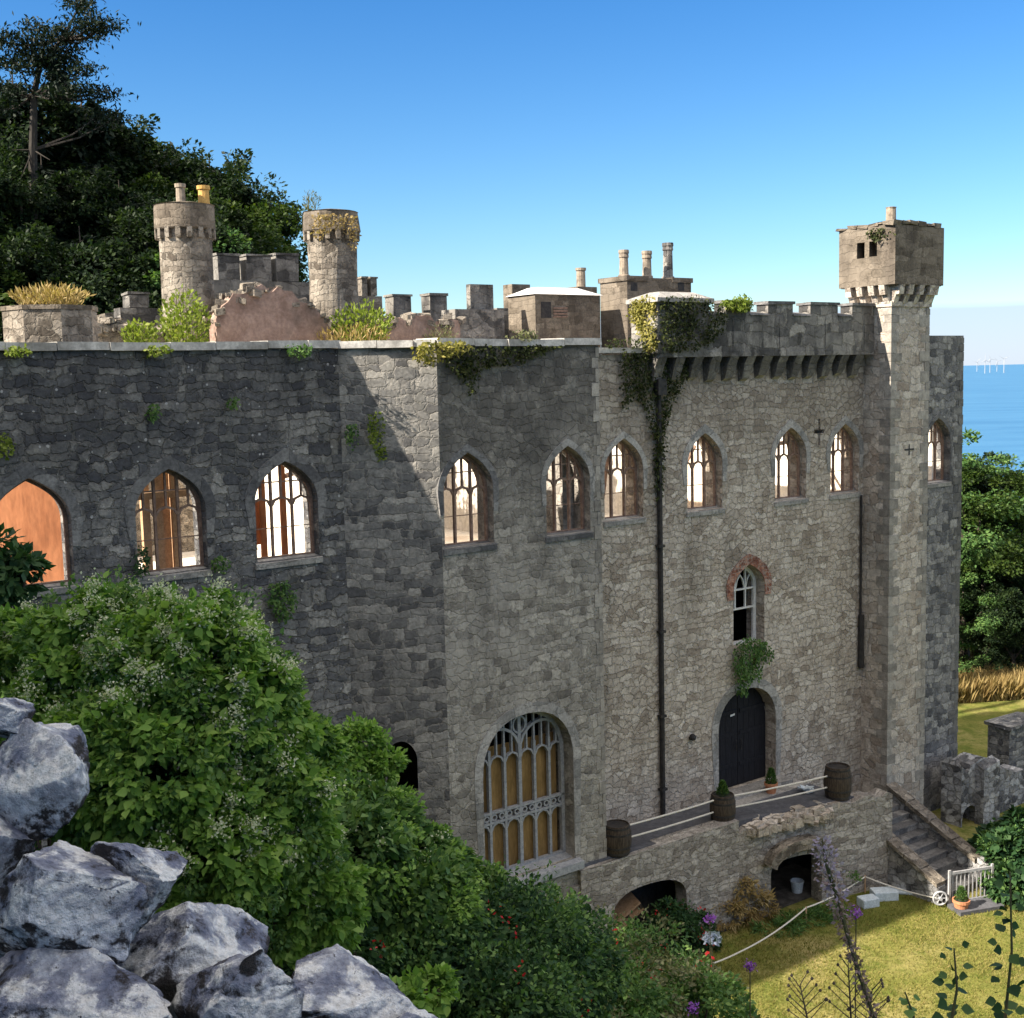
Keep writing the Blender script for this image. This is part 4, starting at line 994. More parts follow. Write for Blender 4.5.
# ---------------------------------------------------------------- ruin beside the lawn
fr = frame_uw(10.75, 1.6, 17.5, 1.6)
def pu(x, y): return pos_on((10.75, 1.6), (17.5, 1.6), x, y)
pts = [(953, 770), (962, 768), (968, 774), (972, 764), (984, 757), (993, 763), (1000, 768), (1012, 772), (1024, 770), (1040, 776)]
tp = [pu(*p) for p in pts]; a0, _ = pu(954, 830); a1, _ = pu(969, 830); _, azp = pu(961, 809)
mb = MB(); hole = flatarch(.52, (a1-a0)/2, ZG+.2, azp-.4, azp, n=8, pw=2)
tt = []
for (x1, z1), (x2, z2) in zip(tp[:-1], tp[1:]):
    for k in range(3): tt.append((x1+(x2-x1)*k/3, z1+(z2-z1)*k/3+random.uniform(-.05, .05)))
tt.append(tp[-1]); tt = [(0., tt[0][1])]+[q_ for q_ in tt if q_[0] > .05]; x_end = tt[-1][0]
wall_mesh(mb, fr, [(max(0, tt[0][0]), ZG), (x_end, ZG)]+list(reversed(tt)), [hole], .8)
b, _ = pu(975, 770); c2, _ = pu(992, 770); 
q = fr(b, -15, 0); 
rw = mb.build('ruined_wall', M['ruin'], loc=fr(4, ZL, 0)); tag(rw, 'ruined lichen covered stone wall with a small arched hole at the lawn edge', 'wall')
mb = MB(); _, zp = pu(984, 758)
V = [fr(b, ZG, -.35), fr(c2, ZG, -.35), fr(c2, ZG, -.002), fr(b, ZG, -.002), fr(b+.05, zp-.25, -.33), fr(c2-.05, zp-.1, -.33), fr(c2-.05, zp+.02, -.002), fr(b+.05, zp-.1, -.002)]
mb.hexa(V); mb.build('buttress', M['ruin'], rw)
mb = MB(); pw_ = .6; ua, ub = uw(atw(1008, 740, pw_))[0], uw(atw(1040, 740, pw_))[0]; zt = atw(1010, 727, pw_)[2]
e = empty('stone_pillar', tuple(P((ua+ub)/2, pw_, ZL)), 'dark square gate pillar with an overhanging slab cap behind the ruined wall', 'pillar')
mb.box(ua+.1, ub, -.3, pw_, ZG, zt-.12); mb.build('shaft', M['dark'], e)
mb = MB(); mb.box(ua, ub+.1, -.4, pw_+.1, zt-.118, zt+.02, jit=.02); mb.build('cap', M['dark'], e)

# ---------------------------------------------------------------- props on the terrace and lawn
def barrel(u, w, z, h, r, label, tilt=0):
    p = P(u, w, z); e = empty('barrel', tuple(p), label, 'barrel', 'old barrels along the terrace edge')
    mb = MB(); prof = [(r*(.84+.16*math.sin(math.pi*t)), h*t) for t in np.linspace(0, 1, 9)]
    prof += [(r*.78, h), (r*.77, h-.06), (.01, h-.06)]
    mb.lathe(p, prof, 20); mb.build('staves', M['barrel'], e, smooth_=False)
    for t in (.08, .28, .72, .92):
        mb = MB(); rr = r*(.84+.16*math.sin(math.pi*t))+.006; mb.lathe(p, [(rr-.02, h*t-.028), (rr, h*t-.028), (rr, h*t+.028), (rr-.02, h*t+.028)], 20); mb.build('hoop', M['iron'], e)
    return p
B1 = barrel(-4.68, 1.28, ZD, .82, .40, 'dark barrel standing against the projecting bay corner')
B2 = barrel(-.75, 1.42, ZD, .80, .38, 'dark barrel before the black door with a small conifer on top')
B3 = barrel(3.35, 2.25, ZD-.02, 1.0, .42, 'dark barrel at the stair end of the terrace')
def rope(name, pts, r, label, group=None, mat='rope', sag=0):
    q = []; pts = [np.array(p) for p in pts]
    for a, b in zip(pts[:-1], pts[1:]):
        L = np.linalg.norm(b-a)
        for i in range(8): t = i/8; q.append(a+(b-a)*t-np.array([0, 0, sag*L*4*t*(1-t)]))
    q.append(pts[-1]); mb = MB(); mb.tube(q, r, 6); o = mb.build(name, M[mat], loc=q[len(q)//2]); return tag(o, label, 'rope', group)
up = np.array([0, 0, 1.])
dirr = (B2-B1)/np.linalg.norm(B2-B1); dir2 = (B3-B2)/np.linalg.norm(B3-B2)
for z, nm in ((.68, 'upper'), (.33, 'lower')):
    rope('rope_rail', [B1+dirr*.38+up*z, B2-dirr*.36+up*z], .026, '%s white rope between the bay corner barrel and the conifer barrel' % nm, 'white rope rails along the terrace', sag=.006)
    rope('rope_rail', [B2+dir2*.36+up*z, B3-dir2*.4+up*(z+.05)], .026, '%s white rope between the conifer barrel and the stair end barrel' % nm, 'white rope rails along the terrace', sag=.006)
def pot(p, r, h, label):
    e = empty('flower_pot', tuple(p), label, 'pot'); mb = MB()
    mb.lathe(p, [(r*.68, 0), (r*.92, h*.76), (r*1.06, h*.77), (r*1.06, h), (r*.9, h), (r*.86, h*.8), (.01, h*.8)], 18); mb.build('bowl', M['terracotta'], e)
    mb = MB(); mb.lathe(p, [(r*.84, h*.79), (r*.84, h*.86), (.01, h*.88)], 14); mb.build('soil', M['hollow'], e)
P2 = P(2.05, .75, ZD); pot(P2, .20, .34, 'terracotta pot on the terrace beside the black door')
P3 = atz(961, 911, ZL); pot(P3, .24, .36, 'terracotta pot on the grass before the white gate')
# white gate panel at the stair foot
ga, gb = P(5.0, 5.02, ZL), P(6.45, 5.55, ZL)
e = empty('white_gate', tuple((ga+gb)/2), 'white slatted gate leaning at the foot of the stone stair', 'gate')
t = (gb-ga)/np.linalg.norm(gb-ga); nn_ = np.array([t[1], -t[0], 0]); Lg = np.linalg.norm(gb-ga)
mb = MB()
for z in (.12, 1.02):
    mb = MB(); mb.obox(ga+t*Lg/2+up*z, t*Lg/2, nn_*.022, up*.04); mb.build('rail', M['gate'], e)
for k in range(2):
    mb = MB(); mb.obox(ga+t*(.03+(Lg-.06)*k)+up*.56, t*.035, nn_*.03, up*.56); mb.build('post', M['gate'], e)
mb = MB()
for k in range(1, 11): mb.obox(ga+t*Lg*k/11+up*.57-nn_*.003, t*.018, nn_*.012, up*.44)
mb.build('slats', M['gate'], e)
q = atz(975, 908, ZL); mb = MB(); mb.obox(q+up*.06, t*.75, nn_*.35, up*.06); tag(mb.build('stone_slab', M['deck'], loc=q), 'flat grey stone slab lying before the white gate', 'slab')
# blocks, bucket, hoop
def blockthing(px, py, sx, sy, sz, rot, label, name='stone_block'):
    q = atz(px, py, ZL); a = rot; mb = MB(); ax = np.array([math.cos(a), math.sin(a), 0]); ay = np.array([-math.sin(a), math.cos(a), 0])
    c = q+up*sz/2; mb.obox(c, ax*sx/2, ay*sy/2, up*sz/2)
    o = mb.build(name, M['block'], loc=q); bv = o.modifiers.new('soft_edge', 'BEVEL'); bv.width = .03; bv.segments = 2
    tag(o, label, 'block', 'pale blocks on the lawn'); return q
blockthing(868, 906, .55, .40, .28, .3, 'pale blue block nearest the lawn, beside a second larger block')
blockthing(884, 899, .75, .45, .30, .1, 'larger pale blue block between two smaller ones')
blockthing(907, 893, .8, .35, .10, -.2, 'thin pale blue slab lying flat by the stair foot')
blockthing(914, 888, .35, .28, .22, .5, 'smallest pale block behind the thin slab near the stair')
q = atz(797, 893, ZL); e = empty('bucket', tuple(q), 'white bucket standing at the dark arched doorway', 'bucket')
mb = MB(); mb.lathe(q, [(.15, 0), (.20, .36), (.215, .37), (.215, .40), (.19, .40), (.15, .05), (.01, .04)], 16); mb.build('body', M['block'], e)
mb = MB(); mb.tube([q+np.array([.2*math.cos(a), 0, .39+.16*math.sin(a)]) for a in np.linspace(0, math.pi, 9)], .008, 5); mb.build('handle', M['iron'], e)
q = atz(940, 908, ZL); e = empty('garden_reel', tuple(q), 'small round grey reel standing on the lawn at the gate', 'reel')
rv = np.array([1, 0, 0]); mb = MB(); mb.tube([q+up*.3+rv*.2*math.cos(a)+up*.2*math.sin(a) for a in np.linspace(0, 2*math.pi, 25)], .03, 6); mb.build('rim', M['hoop'], e)
mb = MB()
for k in range(6): a = k*math.pi/3; mb.tube([q+up*.3, q+up*.3+rv*.19*math.cos(a)+up*.19*math.sin(a)], .012, 5)
mb.tube([q+up*.3-np.array([0, .08, 0]), q+up*.3+np.array([0, .08, 0])], .05, 8); mb.build('spokes', M['hoop'], e)
st1, st2 = atz(865, 893, ZL), atz(806, 925, ZL)
for p, lb in ((st1, 'thin wooden stake carrying the lawn rope near the pale blocks'), (st2, 'thin wooden stake carrying the lawn rope before the dark doorway')):
    mb = MB(); mb.tube([p, p+up*.55], .025, 6); tag(mb.build('rope_stake', M['stud'], loc=p), lb, 'stake', 'stakes carrying the lawn rope')
rope('lawn_rope', [atz(590, 985, ZL)+up*.4, atz(690, 985, ZL)+up*.42, atz(740, 966, ZL)+up*.4, st2+up*.52, st1+up*.52, atz(938, 905, ZL)+up*.2], .022, 'long pale rope strung across the lawn before the terrace', sag=.03)
# boards inside the first arch
q = f1((s0+s1)/2-.25, ZL, .9); e = empty('wooden_crate', tuple(q), 'tilted wooden crate lying inside the wide terrace arch', 'crate')
mb = MB(); ax = np.array([.5, .2, .35]); ay = np.array([-.2, .45, .1]); az_ = np.array([-.25, -.1, .5])
mb.obox(q+up*.9, ax*.75, ay*.8, az_*.05); mb.obox(q+up*.9+az_*.4, ax*.75, ay*.8, az_*.05); mb.build('side', M['stud'], e)
mb = MB()
for k in (-.7, 0, .7): mb.obox(q+up*.9+az_*.2+ax*k, ax*.06, ay*.78, az_*.2)
mb.build('batten', M['barrel'], e)
q = P(2.9, 1.4, ZD+.004); mb = MB()
for k in range(7):
    a = k*.9; mb.obox(q+np.array([.12*math.cos(a), .12*math.sin(a), .06+.02*k]), np.array([.13*math.cos(a), .13*math.sin(a), .04]), np.array([-.09*math.sin(a), .09*math.cos(a), .03]), up*.012)
tag(mb.build('crumpled_sheet', M['block'], loc=q), 'crumpled pale sheet lying on the terrace beside the stair end barrel', 'sheet')

# ---------------------------------------------------------------- wind turbines out at sea
first = None
for i, (px, yh, Yd) in enumerate(((985, 353, 9800), (990, 352, 10500), (997, 354, 11500), (1004, 352, 9800), (977, 355, 12500))):
    q = at(px, 366, Yd); q[2] = SEA; hubz = at(px, yh+7, Yd)[2]
    e = empty('wind_turbine', tuple(q), ['white sea turbine, second from the tower', 'white sea turbine in the middle of its row', 'white sea turbine, second from the open end of its row', 'white sea turbine at the open end of its row', 'white sea turbine closest to the corner turret'][i], 'wind turbine', 'wind turbines on the horizon')
    mb = MB(); mb.tube([q, np.array([q[0], q[1], hubz])], [3.2, 2], 8); mb.build('mast', M['hoop'], e)
    for k in range(3):
        a = math.pi/2+k*2*math.pi/3+.35*i; c = np.array([q[0], q[1]-6, hubz]); dv = np.array([math.cos(a), 0, math.sin(a)])
        mb = MB(); mb.tube([c, c+dv*10, c+dv*50], [2, 2.6, .6], 6); mb.build('blade', M['hoop'], e)
# ---------------------------------------------------------------- leaves
OV = np.array([(0, 0, 0), (-.26, .22, .04), (-.36, .47, .06), (-.2, .78, .03), (0, 1.08, -.07), (.2, .78, .03), (.36, .47, .06), (.26, .22, .04), (0, .5, -.03)])
OVF = np.array([(0, 8, 1), (1, 8, 2), (2, 8, 3), (3, 8, 4), (4, 8, 5), (5, 8, 6), (6, 8, 7), (7, 8, 0)])[:, ::-1]
DI = np.array([(0, 0, 0), (-.3, .5, .08), (0, 1, 0), (.3, .5, .08)]); DIF = np.array([(0, 2, 1), (0, 3, 2)])
ND = np.array([(0, 0, 0), (-.11, .5, .03), (0, 1, 0), (.11, .5, .03)])
BL = np.array([(-.06, 0, 0), (.06, 0, 0), (.03, .6, .06), (0, 1, .2)]); BLF = np.array([(0, 1, 2), (0, 2, 3)])
def unit(v): return v/(np.linalg.norm(v, axis=-1, keepdims=True)+1e-9)
def inst(pos, dr, nr, size, T, TF):
    dr = unit(dr); x = unit(np.cross(dr, nr)); nr = np.cross(x, dr)
    s = np.asarray(size).reshape(-1, 1, 1)
    V = pos[:, None, :]+s*(T[None, :, 0:1]*x[:, None]+T[None, :, 1:2]*dr[:, None]+T[None, :, 2:3]*nr[:, None])
    n, k = len(pos), len(T)
    Fc = (TF[None]+(np.arange(n)*k)[:, None, None]).reshape(-1, TF.shape[1])
    return V.reshape(-1, 3), Fc
class Leaves:
    def __init__(s): s.V = []; s.F = []; s.n = 0
    def add(s, V, Fc): s.V.append(V); s.F.append(Fc+s.n); s.n += len(V)
    def build(s, name, mat, parent=None, loc=None, o=None):
        o = o if o is not None else (org(parent) if parent is not None else np.array(loc))
        return np_mesh(name, np.concatenate(s.V), np.concatenate(s.F), mat, o, parent)
def rnd(n): return unit(rng.normal(size=(n, 3)))
def clumps(L, c, r, K, per, size, T, TF, cl=.28, droop=.3, upb=.6, shell=(.70, 1.10), low=-1., sj=.35):
    """K clumps of leaves over an ellipsoid lobe"""
    c, r = np.array(c), np.array(r)
    d = rnd(K*3); d = d[d[:, 2] > low][:K]; K = len(d)
    cc = c+d*r*rng.uniform(*shell, (K, 1)); cr_ = cl*r.mean()*rng.uniform(.55, 1.35, K)
    idx = np.repeat(np.arange(K), per); n = len(idx)
    off = rnd(n)*(rng.uniform(0, 1, (n, 1))**.45)
    pos = cc[idx]+off*cr_[idx][:, None]*np.array([1, 1, .75])
    out = unit(d[idx]*.7+off*.9)
    nr = unit(out*.8+np.array([0, 0, upb])+rng.normal(size=(n, 3))*.45)
    dr = unit(out+rng.normal(size=(n, 3))*.6-np.array([0, 0, droop]))
    L.add(*inst(pos, dr, nr, size*rng.uniform(1-sj, 1+sj, n), T, TF))
    return cc, d
def shrub(name, label, cat, lobes, K, per, size, mat, T=DI, TF=DIF, base=None, group=None, stems=True, flowers=None, cl=.28, droop=.3, low=-1., mix=None, stem_mat='bark'):
    L2 = Leaves(); cs = np.array([l[0] for l in lobes]); b = base if base is not None else np.array([cs[:, 0].mean(), cs[:, 1].mean(), 0.])
    if base is None: b[2] = tz(b[0], b[1])
    e = empty(name, tuple(b), label, cat, group); L = Leaves(); FL = Leaves()
    for c, r in lobes:
        r = np.array(r) if hasattr(r, '__len__') else np.array([r]*3)
        k = int(K*(r.mean()**2)/np.mean([(np.mean(l[1]))**2 for l in lobes]))
        cc, d = clumps(L, c, r, k, per, size, T, TF, cl, droop, low=low, sj=.5)
        if mix: clumps(L2, c, r, max(2, int(k*mix[1])), per, mix[2], DI, DIF, cl*1.2, droop*.5, low=low, shell=(.85, 1.22), sj=.5)
        if flowers:
            fm, frac, fs, fn, cond = flowers
            for q, dd in zip(cc, d):
                if cond(q, dd) and random.random() < frac:
                    m = fn; pos = q+dd*r.mean()*cl*.8+rng.normal(size=(m, 3))*r.mean()*cl*.36
                    FL.add(*inst(pos, rnd(m), unit(rnd(m)*.7+np.array([0, -.4, .6])), fs*rng.uniform(.6, 1.3, m), DI, DIF))
    L.build('foliage', M[mat], e)
    if mix: L2.build('sprigs', M[mix[0]], e)
    if FL.V: FL.build('blossom', M[flowers[0]], e)
    if stems:
        mb = MB()
        for c, r in lobes:
            for j in range(3):
                g0 = np.array(b)+np.array([random.uniform(-.2, .2), random.uniform(-.2, .2), -.1]); g1 = np.array(c)+rng.normal(size=3)*np.mean(r)*.3
                md = (g0+g1)/2+rng.normal(size=3)*.12; mb.tube([g0, md, g1], [.035, .025, .012], 5)
        mb.build('stem', M[stem_mat], e, uv=False)
    return e

# ---------------------------------------------------------------- rocks
s = NT('limestone_rock'); co = s.n('TexCoord').outputs['Object']; gm = s.n('NewGeometry')
a = s.noise(co, 2.2, 6, .62); b = s.noise(co, 7., 6, .7); c = s.noise(co, 34., 5, .7)
col = s.mix(s.range(a, .40, .58), (.15, .17, .25), (.52, .55, .62))
col = s.mix(s.math('MULTIPLY', s.range(b, .48, .58), .7), col, (.25, .265, .33))
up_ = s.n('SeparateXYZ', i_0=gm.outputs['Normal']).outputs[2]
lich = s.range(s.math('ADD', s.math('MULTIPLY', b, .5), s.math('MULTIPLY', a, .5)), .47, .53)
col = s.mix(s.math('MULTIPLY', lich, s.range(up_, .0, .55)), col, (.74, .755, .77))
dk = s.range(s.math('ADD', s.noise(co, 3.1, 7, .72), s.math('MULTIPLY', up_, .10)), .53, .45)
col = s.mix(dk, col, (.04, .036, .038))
vor = s.n('TexVoronoi', feature='DISTANCE_TO_EDGE', i_Vector=s.vmath('ADD', co, s.vmath('SCALE', s.n('TexNoise', i_Vector=co, i_Scale=5.).outputs['Color'], (0, 0, 0))), i_Scale=4.5)
vor.inputs['Vector'].links[0].from_node.inputs[1].links[0].from_node.inputs['Scale'].default_value = .35
crk = s.math('MULTIPLY', s.range(vor.outputs[0], .0, .014, 1, 0), s.range(s.noise(co, 2.7, 3), .45, .6))
col = s.mix(s.range(s.noise(co, 17., 5, .75), .63, .68), col, (.06, .058, .066))
col = s.mix(.7, col, s.ramp(c, [(.3, .5), (.7, 1.3)]), 'MULTIPLY')
s.color(col); s.bump(s.math('SUBTRACT', s.math('ADD', s.math('MULTIPLY', b, .9), s.math('ADD', s.math('MULTIPLY', c, .4), s.math('MULTIPLY', s.noise(co, 15., 4), .4))), s.math('MULTIPLY', crk, .0)), .06); s.b.inputs['Roughness'].default_value = .9
M['rock'] = s.m
def rock(c, r, seed, label, rot=0, planes=16, amp=.10):
    rs = np.random.default_rng(seed); bm = bmesh.new(); bmesh.ops.create_icosphere(bm, subdivisions=6, radius=1)
    V = np.array([v.co[:] for v in bm.verts]); V = np.sign(V)*np.abs(V)**.72
    off = Vector((seed*3.7, seed*1.3, 0))
    wob = np.array([mnoise.noise_vector(Vector(v)*1.3+off) for v in V])*.16
    V = V+wob
    pn = unit(rs.normal(size=(planes, 3))); pd = rs.uniform(.42, .8, planes)
    for n_, d_ in zip(pn, pd):
        t = V@n_-d_; V = V-np.where(t > 0, t, 0)[:, None]*n_*.98
    V /= np.abs(V).max(0)
    f = np.array([mnoise.fractal(Vector(v)*2.3+off, .9, 2.1, 6) for v in V])
    f2 = np.array([1-abs(mnoise.noise(Vector((v[0]*2.4, v[1]*2.4, v[2]*4.2))+off)) for v in V])**9
    f3 = np.array([abs(mnoise.noise(Vector(v)*6.+off)) for v in V])
    V = V*(1+amp*f*.6-amp*.45*f2-.03*f3)[:, None]
    V = V*np.array(r); ca, sa = math.cos(rot), math.sin(rot); V = V@np.array([[ca, sa, 0], [-sa, ca, 0], [0, 0, 1]])
    me = bpy.data.meshes.new('boulder'); bm.to_mesh(me); bm.free(); me.vertices.foreach_set('co', V.astype(np.float32).ravel()); me.materials.append(M['rock'])
    me.polygons.foreach_set('use_smooth', [True]*len(me.polygons)); me.update()
    o = bpy.data.objects.new('boulder', me); COL.objects.link(o); o.location = tuple(c); return tag(o, label, 'boulder')
def prock(px, py, Yd, rx, ry, rz, seed, label, rot=0, **k):
    c = at(px, py, Yd); m = Yd/F; return rock(c, (rx*m, ry*m, rz*m), seed, label, rot, **k)
prock(0, 716, 4.75, 34, 34, 30, 3, 'small pale boulder on top of the rock pile')
prock(24, 788, 4.65, 66, 70, 66, 5, 'blue grey pitted boulder below the topmost small one', .3)
prock(-20, 860, 4.5, 60, 60, 60, 17, 'squat boulder wedged under the pitted one at the picture edge')
prock(58, 900, 4.15, 84, 70, 92, 8, 'large pale whitish boulder in the middle of the rock pile', .5, planes=9, amp=.09)
prock(140, 884, 4.4, 50, 56, 56, 11, 'small grey boulder leaning on the large pale one by the bush', .2)
prock(205, 968, 4.55, 130, 90, 78, 13, 'broad flat grey boulder behind the dark faced one', .1)
prock(255, 1012, 4.0, 108, 60, 74, 21, 'dark faced boulder with a pale top at the bottom of the pile', -.3)
prock(60, 1030, 3.9, 130, 70, 74, 24, 'dark shadowed boulder under the large pale one')
prock(140, 975, 4.6, 90, 70, 70, 37, 'dark boulder filling the gap behind the shadowed one', .4)
prock(340, 1012, 4.5, 95, 70, 56, 27, 'low blue grey boulder at the lower end of the pile')
prock(405, 1040, 4.3, 60, 60, 34, 31, 'last small boulder of the pile below the shrubs')
rock(np.array([-1.7, 4.6, -3.4]), (1.2, .8, 1.0), 41, 'big buried boulder carrying the rock pile')

# ---------------------------------------------------------------- bush and shrubs on the slope
def pl(px, py, Yd, rpx, rz=None, ry=None):
    k = rpx/F*Yd; return (at(px, py, Yd), (k, (ry or k), (rz/F*Yd if rz else k)))
shrub('clematis_bush', 'large pale flowered clematis bush spreading behind the rock pile', 'bush',
      [pl(20, 690, 8.2, 75, 70), pl(110, 670, 7.8, 80, 75), pl(190, 680, 7.4, 80, 80), pl(242, 715, 7.3, 66, 66), pl(150, 770, 7.0, 95, 85), pl(255, 810, 7.2, 76, 75), pl(200, 870, 6.8, 80, 75), pl(295, 890, 7.3, 60, 70), pl(80, 760, 7.4, 80, 90), pl(300, 755, 7.9, 34, 45)],
      150, 74, .052, 'lf_clematis', OV, OVF, cl=.20, droop=.5, low=-.75,
      mix=('lf_mid', .28, .034), flowers=('fl_white', .62, .020, 130, lambda q, d: d[2] > .0 and d[1] < .6 and mnoise.noise(Vector(q*1.6)) > .02-.5*(q[2] > -1.9)))
shrub('green_shrub', 'small fresh green shrub between the clematis bush and the castle', 'shrub', [pl(358, 742, 10.5, 24, 20), pl(335, 760, 10.3, 28), pl(385, 765, 10.4, 20, 14)], 40, 50, .05, 'lf_clematis', cl=.4)
shrub('elder_shrub', 'dark leafy shrub reaching towards the small arched opening', 'shrub', [pl(372, 825, 9.5, 46, 42), pl(340, 865, 8.8, 66, 60), pl(425, 868, 9.6, 46, 40), pl(400, 910, 9, 70, 55), pl(470, 915, 10, 48, 42)], 120, 70, .058, 'lf_mid', OV, OVF, cl=.24, droop=.4, mix=('lf_clematis', .3, .04), flowers=('fl_white', .1, .022, 20, lambda q, d: d[2] > .4))
shrub('bramble_shrub', 'low bramble with fine leaves and red berries below the large window', 'shrub', [pl(500, 960, 9.5, 85, 70), pl(420, 980, 8.6, 75, 60), pl(560, 965, 10.5, 60, 55), pl(340, 960, 8, 50, 45), pl(480, 1010, 8.5, 90, 50)], 110, 60, .05, 'lf_dark', cl=.25, droop=.3, mix=('lf_mid', .5, .04), flowers=('fl_red', .05, .035, 8, lambda q, d: d[1] < .1))
shrub('flowering_shrub', 'grey green shrub with red blossoms below the wide terrace arch', 'shrub', [pl(640, 985, 14, 75, 50), pl(700, 1015, 13, 55, 40), pl(600, 1010, 12.5, 70, 50), pl(545, 940, 13, 45, 45)], 90, 60, .06, 'lf_mid', cl=.26, mix=('lf_hazel', .4, .05), flowers=('fl_red', .07, .06, 10, lambda q, d: d[2] > 0))
shrub('lime_sapling', 'fresh green sapling leaves at the foot of the rock pile', 'shrub', [pl(425, 992, 6.2, 28, 20), pl(395, 1008, 6, 30, 18)], 24, 36, .04, 'lf_clematis', OV, OVF, cl=.45)
shrub('arch_rose', 'red flowered climber growing before the wide terrace arch', 'shrub', [(f1((s0+s1)/2+.4, ZL+.7, -.45), (.75, .4, .8)), (f1((s0+s1)/2-.6, ZL+.3, -.5), (.8, .4, .5)), (f1((s0+s1)/2+1.3, ZL+.4, -.5), (.5, .4, .6))], 60, 45, .10, 'lf_dark', cl=.3, flowers=('fl_red', .22, .10, 9, lambda q, d: d[2] > -.2))
shrub('fern_spray', 'dark fern spray before the first shaded window', 'fern', [pl(14, 572, 9.6, 26, 20), pl(-6, 560, 9.6, 24, 22)], 24, 26, .10, 'lf_dark', ND*np.array([2.2, 1, 1]), DIF, cl=.45)
shrub('corner_fig', 'green fig shrub beside the white gate under the ruined wall', 'shrub', [pl(1008, 855, 36, 24, 22), pl(1022, 835, 37, 22, 20), pl(990, 842, 38, 14, 12), pl(1015, 885, 35, 26, 18)], 60, 40, .20, 'lf_dark', OV, OVF, cl=.28, mix=('lf_mid', .4, .12))
shrub('stair_shrub', 'dark low shrub filling the corner between terrace wall and stair', 'shrub', [pl(850, 885, 37.3, 26, 12, .6), pl(880, 878, 37.6, 26, 13, .6), pl(905, 880, 37.6, 18, 10, .5)], 60, 40, .13, 'lf_ivy', cl=.3, stems=False)
shrub('dry_weeds', 'patch of brown dry weeds against the terrace wall between its arches', 'weeds', [(f2(.2, ZL+.55, -.08), (.6, .16, .75)), (f2(.8, ZL+.3, -.12), (.45, .18, .45)), (f1(L1-.5, ZL+.4, -.08), (.45, .16, .55))], 30, 34, .16, 'lf_dry', ND, DIF, cl=.35, droop=.6, stems=False)
shrub('green_weeds', 'green weeds on the lawn before the dark doorway', 'weeds', [(f2(1.7, ZL+.08, -.8), (.8, .4, .22)), (f2(2.7, ZL+.06, -.8), (.7, .35, .2)), (f2(.7, ZL+.06, -.9), (.7, .35, .2))], 40, 34, .14, 'lf_mid', ND, DIF, cl=.35, droop=.3, stems=False)
# conifers in pots
def cone_plant(p, h, r, label):
    L = Leaves(); n = 900; t = rng.uniform(0, 1, n)**.8; a = rng.uniform(0, 2*math.pi, n); rr = r*(1-t)**.7*rng.uniform(.5, 1.05, n)+.01
    pos = p+np.stack([rr*np.cos(a), rr*np.sin(a), t*h], 1); dr = np.stack([np.cos(a)*.7, np.sin(a)*.7, np.ones(n)*.9], 1)+rng.normal(size=(n, 3))*.3
    L.add(*inst(pos, dr, unit(np.stack([np.cos(a), np.sin(a), np.ones(n)*.3], 1)), .075*rng.uniform(.7, 1.2, n), ND*np.array([1.8, 1, 1]), DIF))
    e = empty('dwarf_conifer', tuple(p), label, 'plant', 'small potted conifers'); L.build('foliage', M['lf_mid'], e)
    mb = MB(); mb.tube([p-up*.05, p+up*h*.6], [.02, .008], 6); mb.build('stem', M['bark'], e)
cone_plant(P2+up*.29, .48, .17, 'small conifer in the terracotta pot beside the black door')
cone_plant(B2+up*.74, .42, .18, 'small conifer growing on top of the middle barrel')
cone_plant(P3+up*.30, .42, .19, 'small conifer in the terracotta pot before the white gate')

# ---------------------------------------------------------------- ivy and wall plants
def wallplant(name, label, cat, pts, w, n, size, mat, out=(.02, .14), group=None, T=DI, TF=DIF, frame=None, nd=None, hang=.6):
    """leaves over a polygon of measured points on a wall plane parallel to the front"""
    pw = [atw(x, y, w) if frame is None else frame(x, y) for x, y in pts]
    if frame is None: ax, o_ = D, O; nd_ = N
    else: ax, o_, nd_ = frame.ax, O, frame.nd
    P2d = [(float((q-o_)@ax), float(q[2])) for q in pw]
    xs_ = [p[0] for p in P2d]; zs_ = [p[1] for p in P2d]; pos = []; cnt = 0
    while len(pos) < n and cnt < n*40:
        cnt += 1; x, z = random.uniform(min(xs_), max(xs_)), random.uniform(min(zs_), max(zs_))
        if inside(P2d, x, z) and mnoise.noise(Vector((x*2.2, z*1.6, n*.1)))+random.random()*.9 > .18: pos.append((x, z))
    pos = np.array(pos); k = len(pos); base = np.array(pw[0]); base2 = base-ax*((base-o_)@ax)
    d_ = rng.uniform(*out, k)*(.5+np.array([.8+mnoise.noise(Vector((a*1.7, b*1.7, 3.))) for a, b in pos]))
    p3 = np.stack([base2[0]+ax[0]*pos[:, 0], base2[1]+ax[1]*pos[:, 0], pos[:, 1]], 1)+nd_[None]*d_[:, None]
    nr = unit(nd_*.9+np.array([0, 0, .45])+rng.normal(size=(k, 3))*.45); dr = unit(rng.normal(size=(k, 3))*.7+nd_*.25-np.array([0, 0, hang]))
    L = Leaves(); L.add(*inst(p3, dr, nr, size*rng.uniform(.6, 1.3, k), T, TF))
    o = L.build(name, M[mat], loc=p3.mean(0)); return tag(o, label, cat, group)
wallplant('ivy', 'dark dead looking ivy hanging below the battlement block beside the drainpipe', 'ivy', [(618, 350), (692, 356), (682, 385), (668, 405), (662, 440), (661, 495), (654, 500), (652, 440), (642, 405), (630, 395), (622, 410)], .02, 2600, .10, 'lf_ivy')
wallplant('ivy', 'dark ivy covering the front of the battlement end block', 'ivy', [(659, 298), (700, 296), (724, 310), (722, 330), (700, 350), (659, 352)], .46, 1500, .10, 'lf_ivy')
class FrL:
    ax = N; nd = -D
    def __call__(s, x, y):
        d = ray(x, y); return d*((-2.21+O@D)/(d@D))
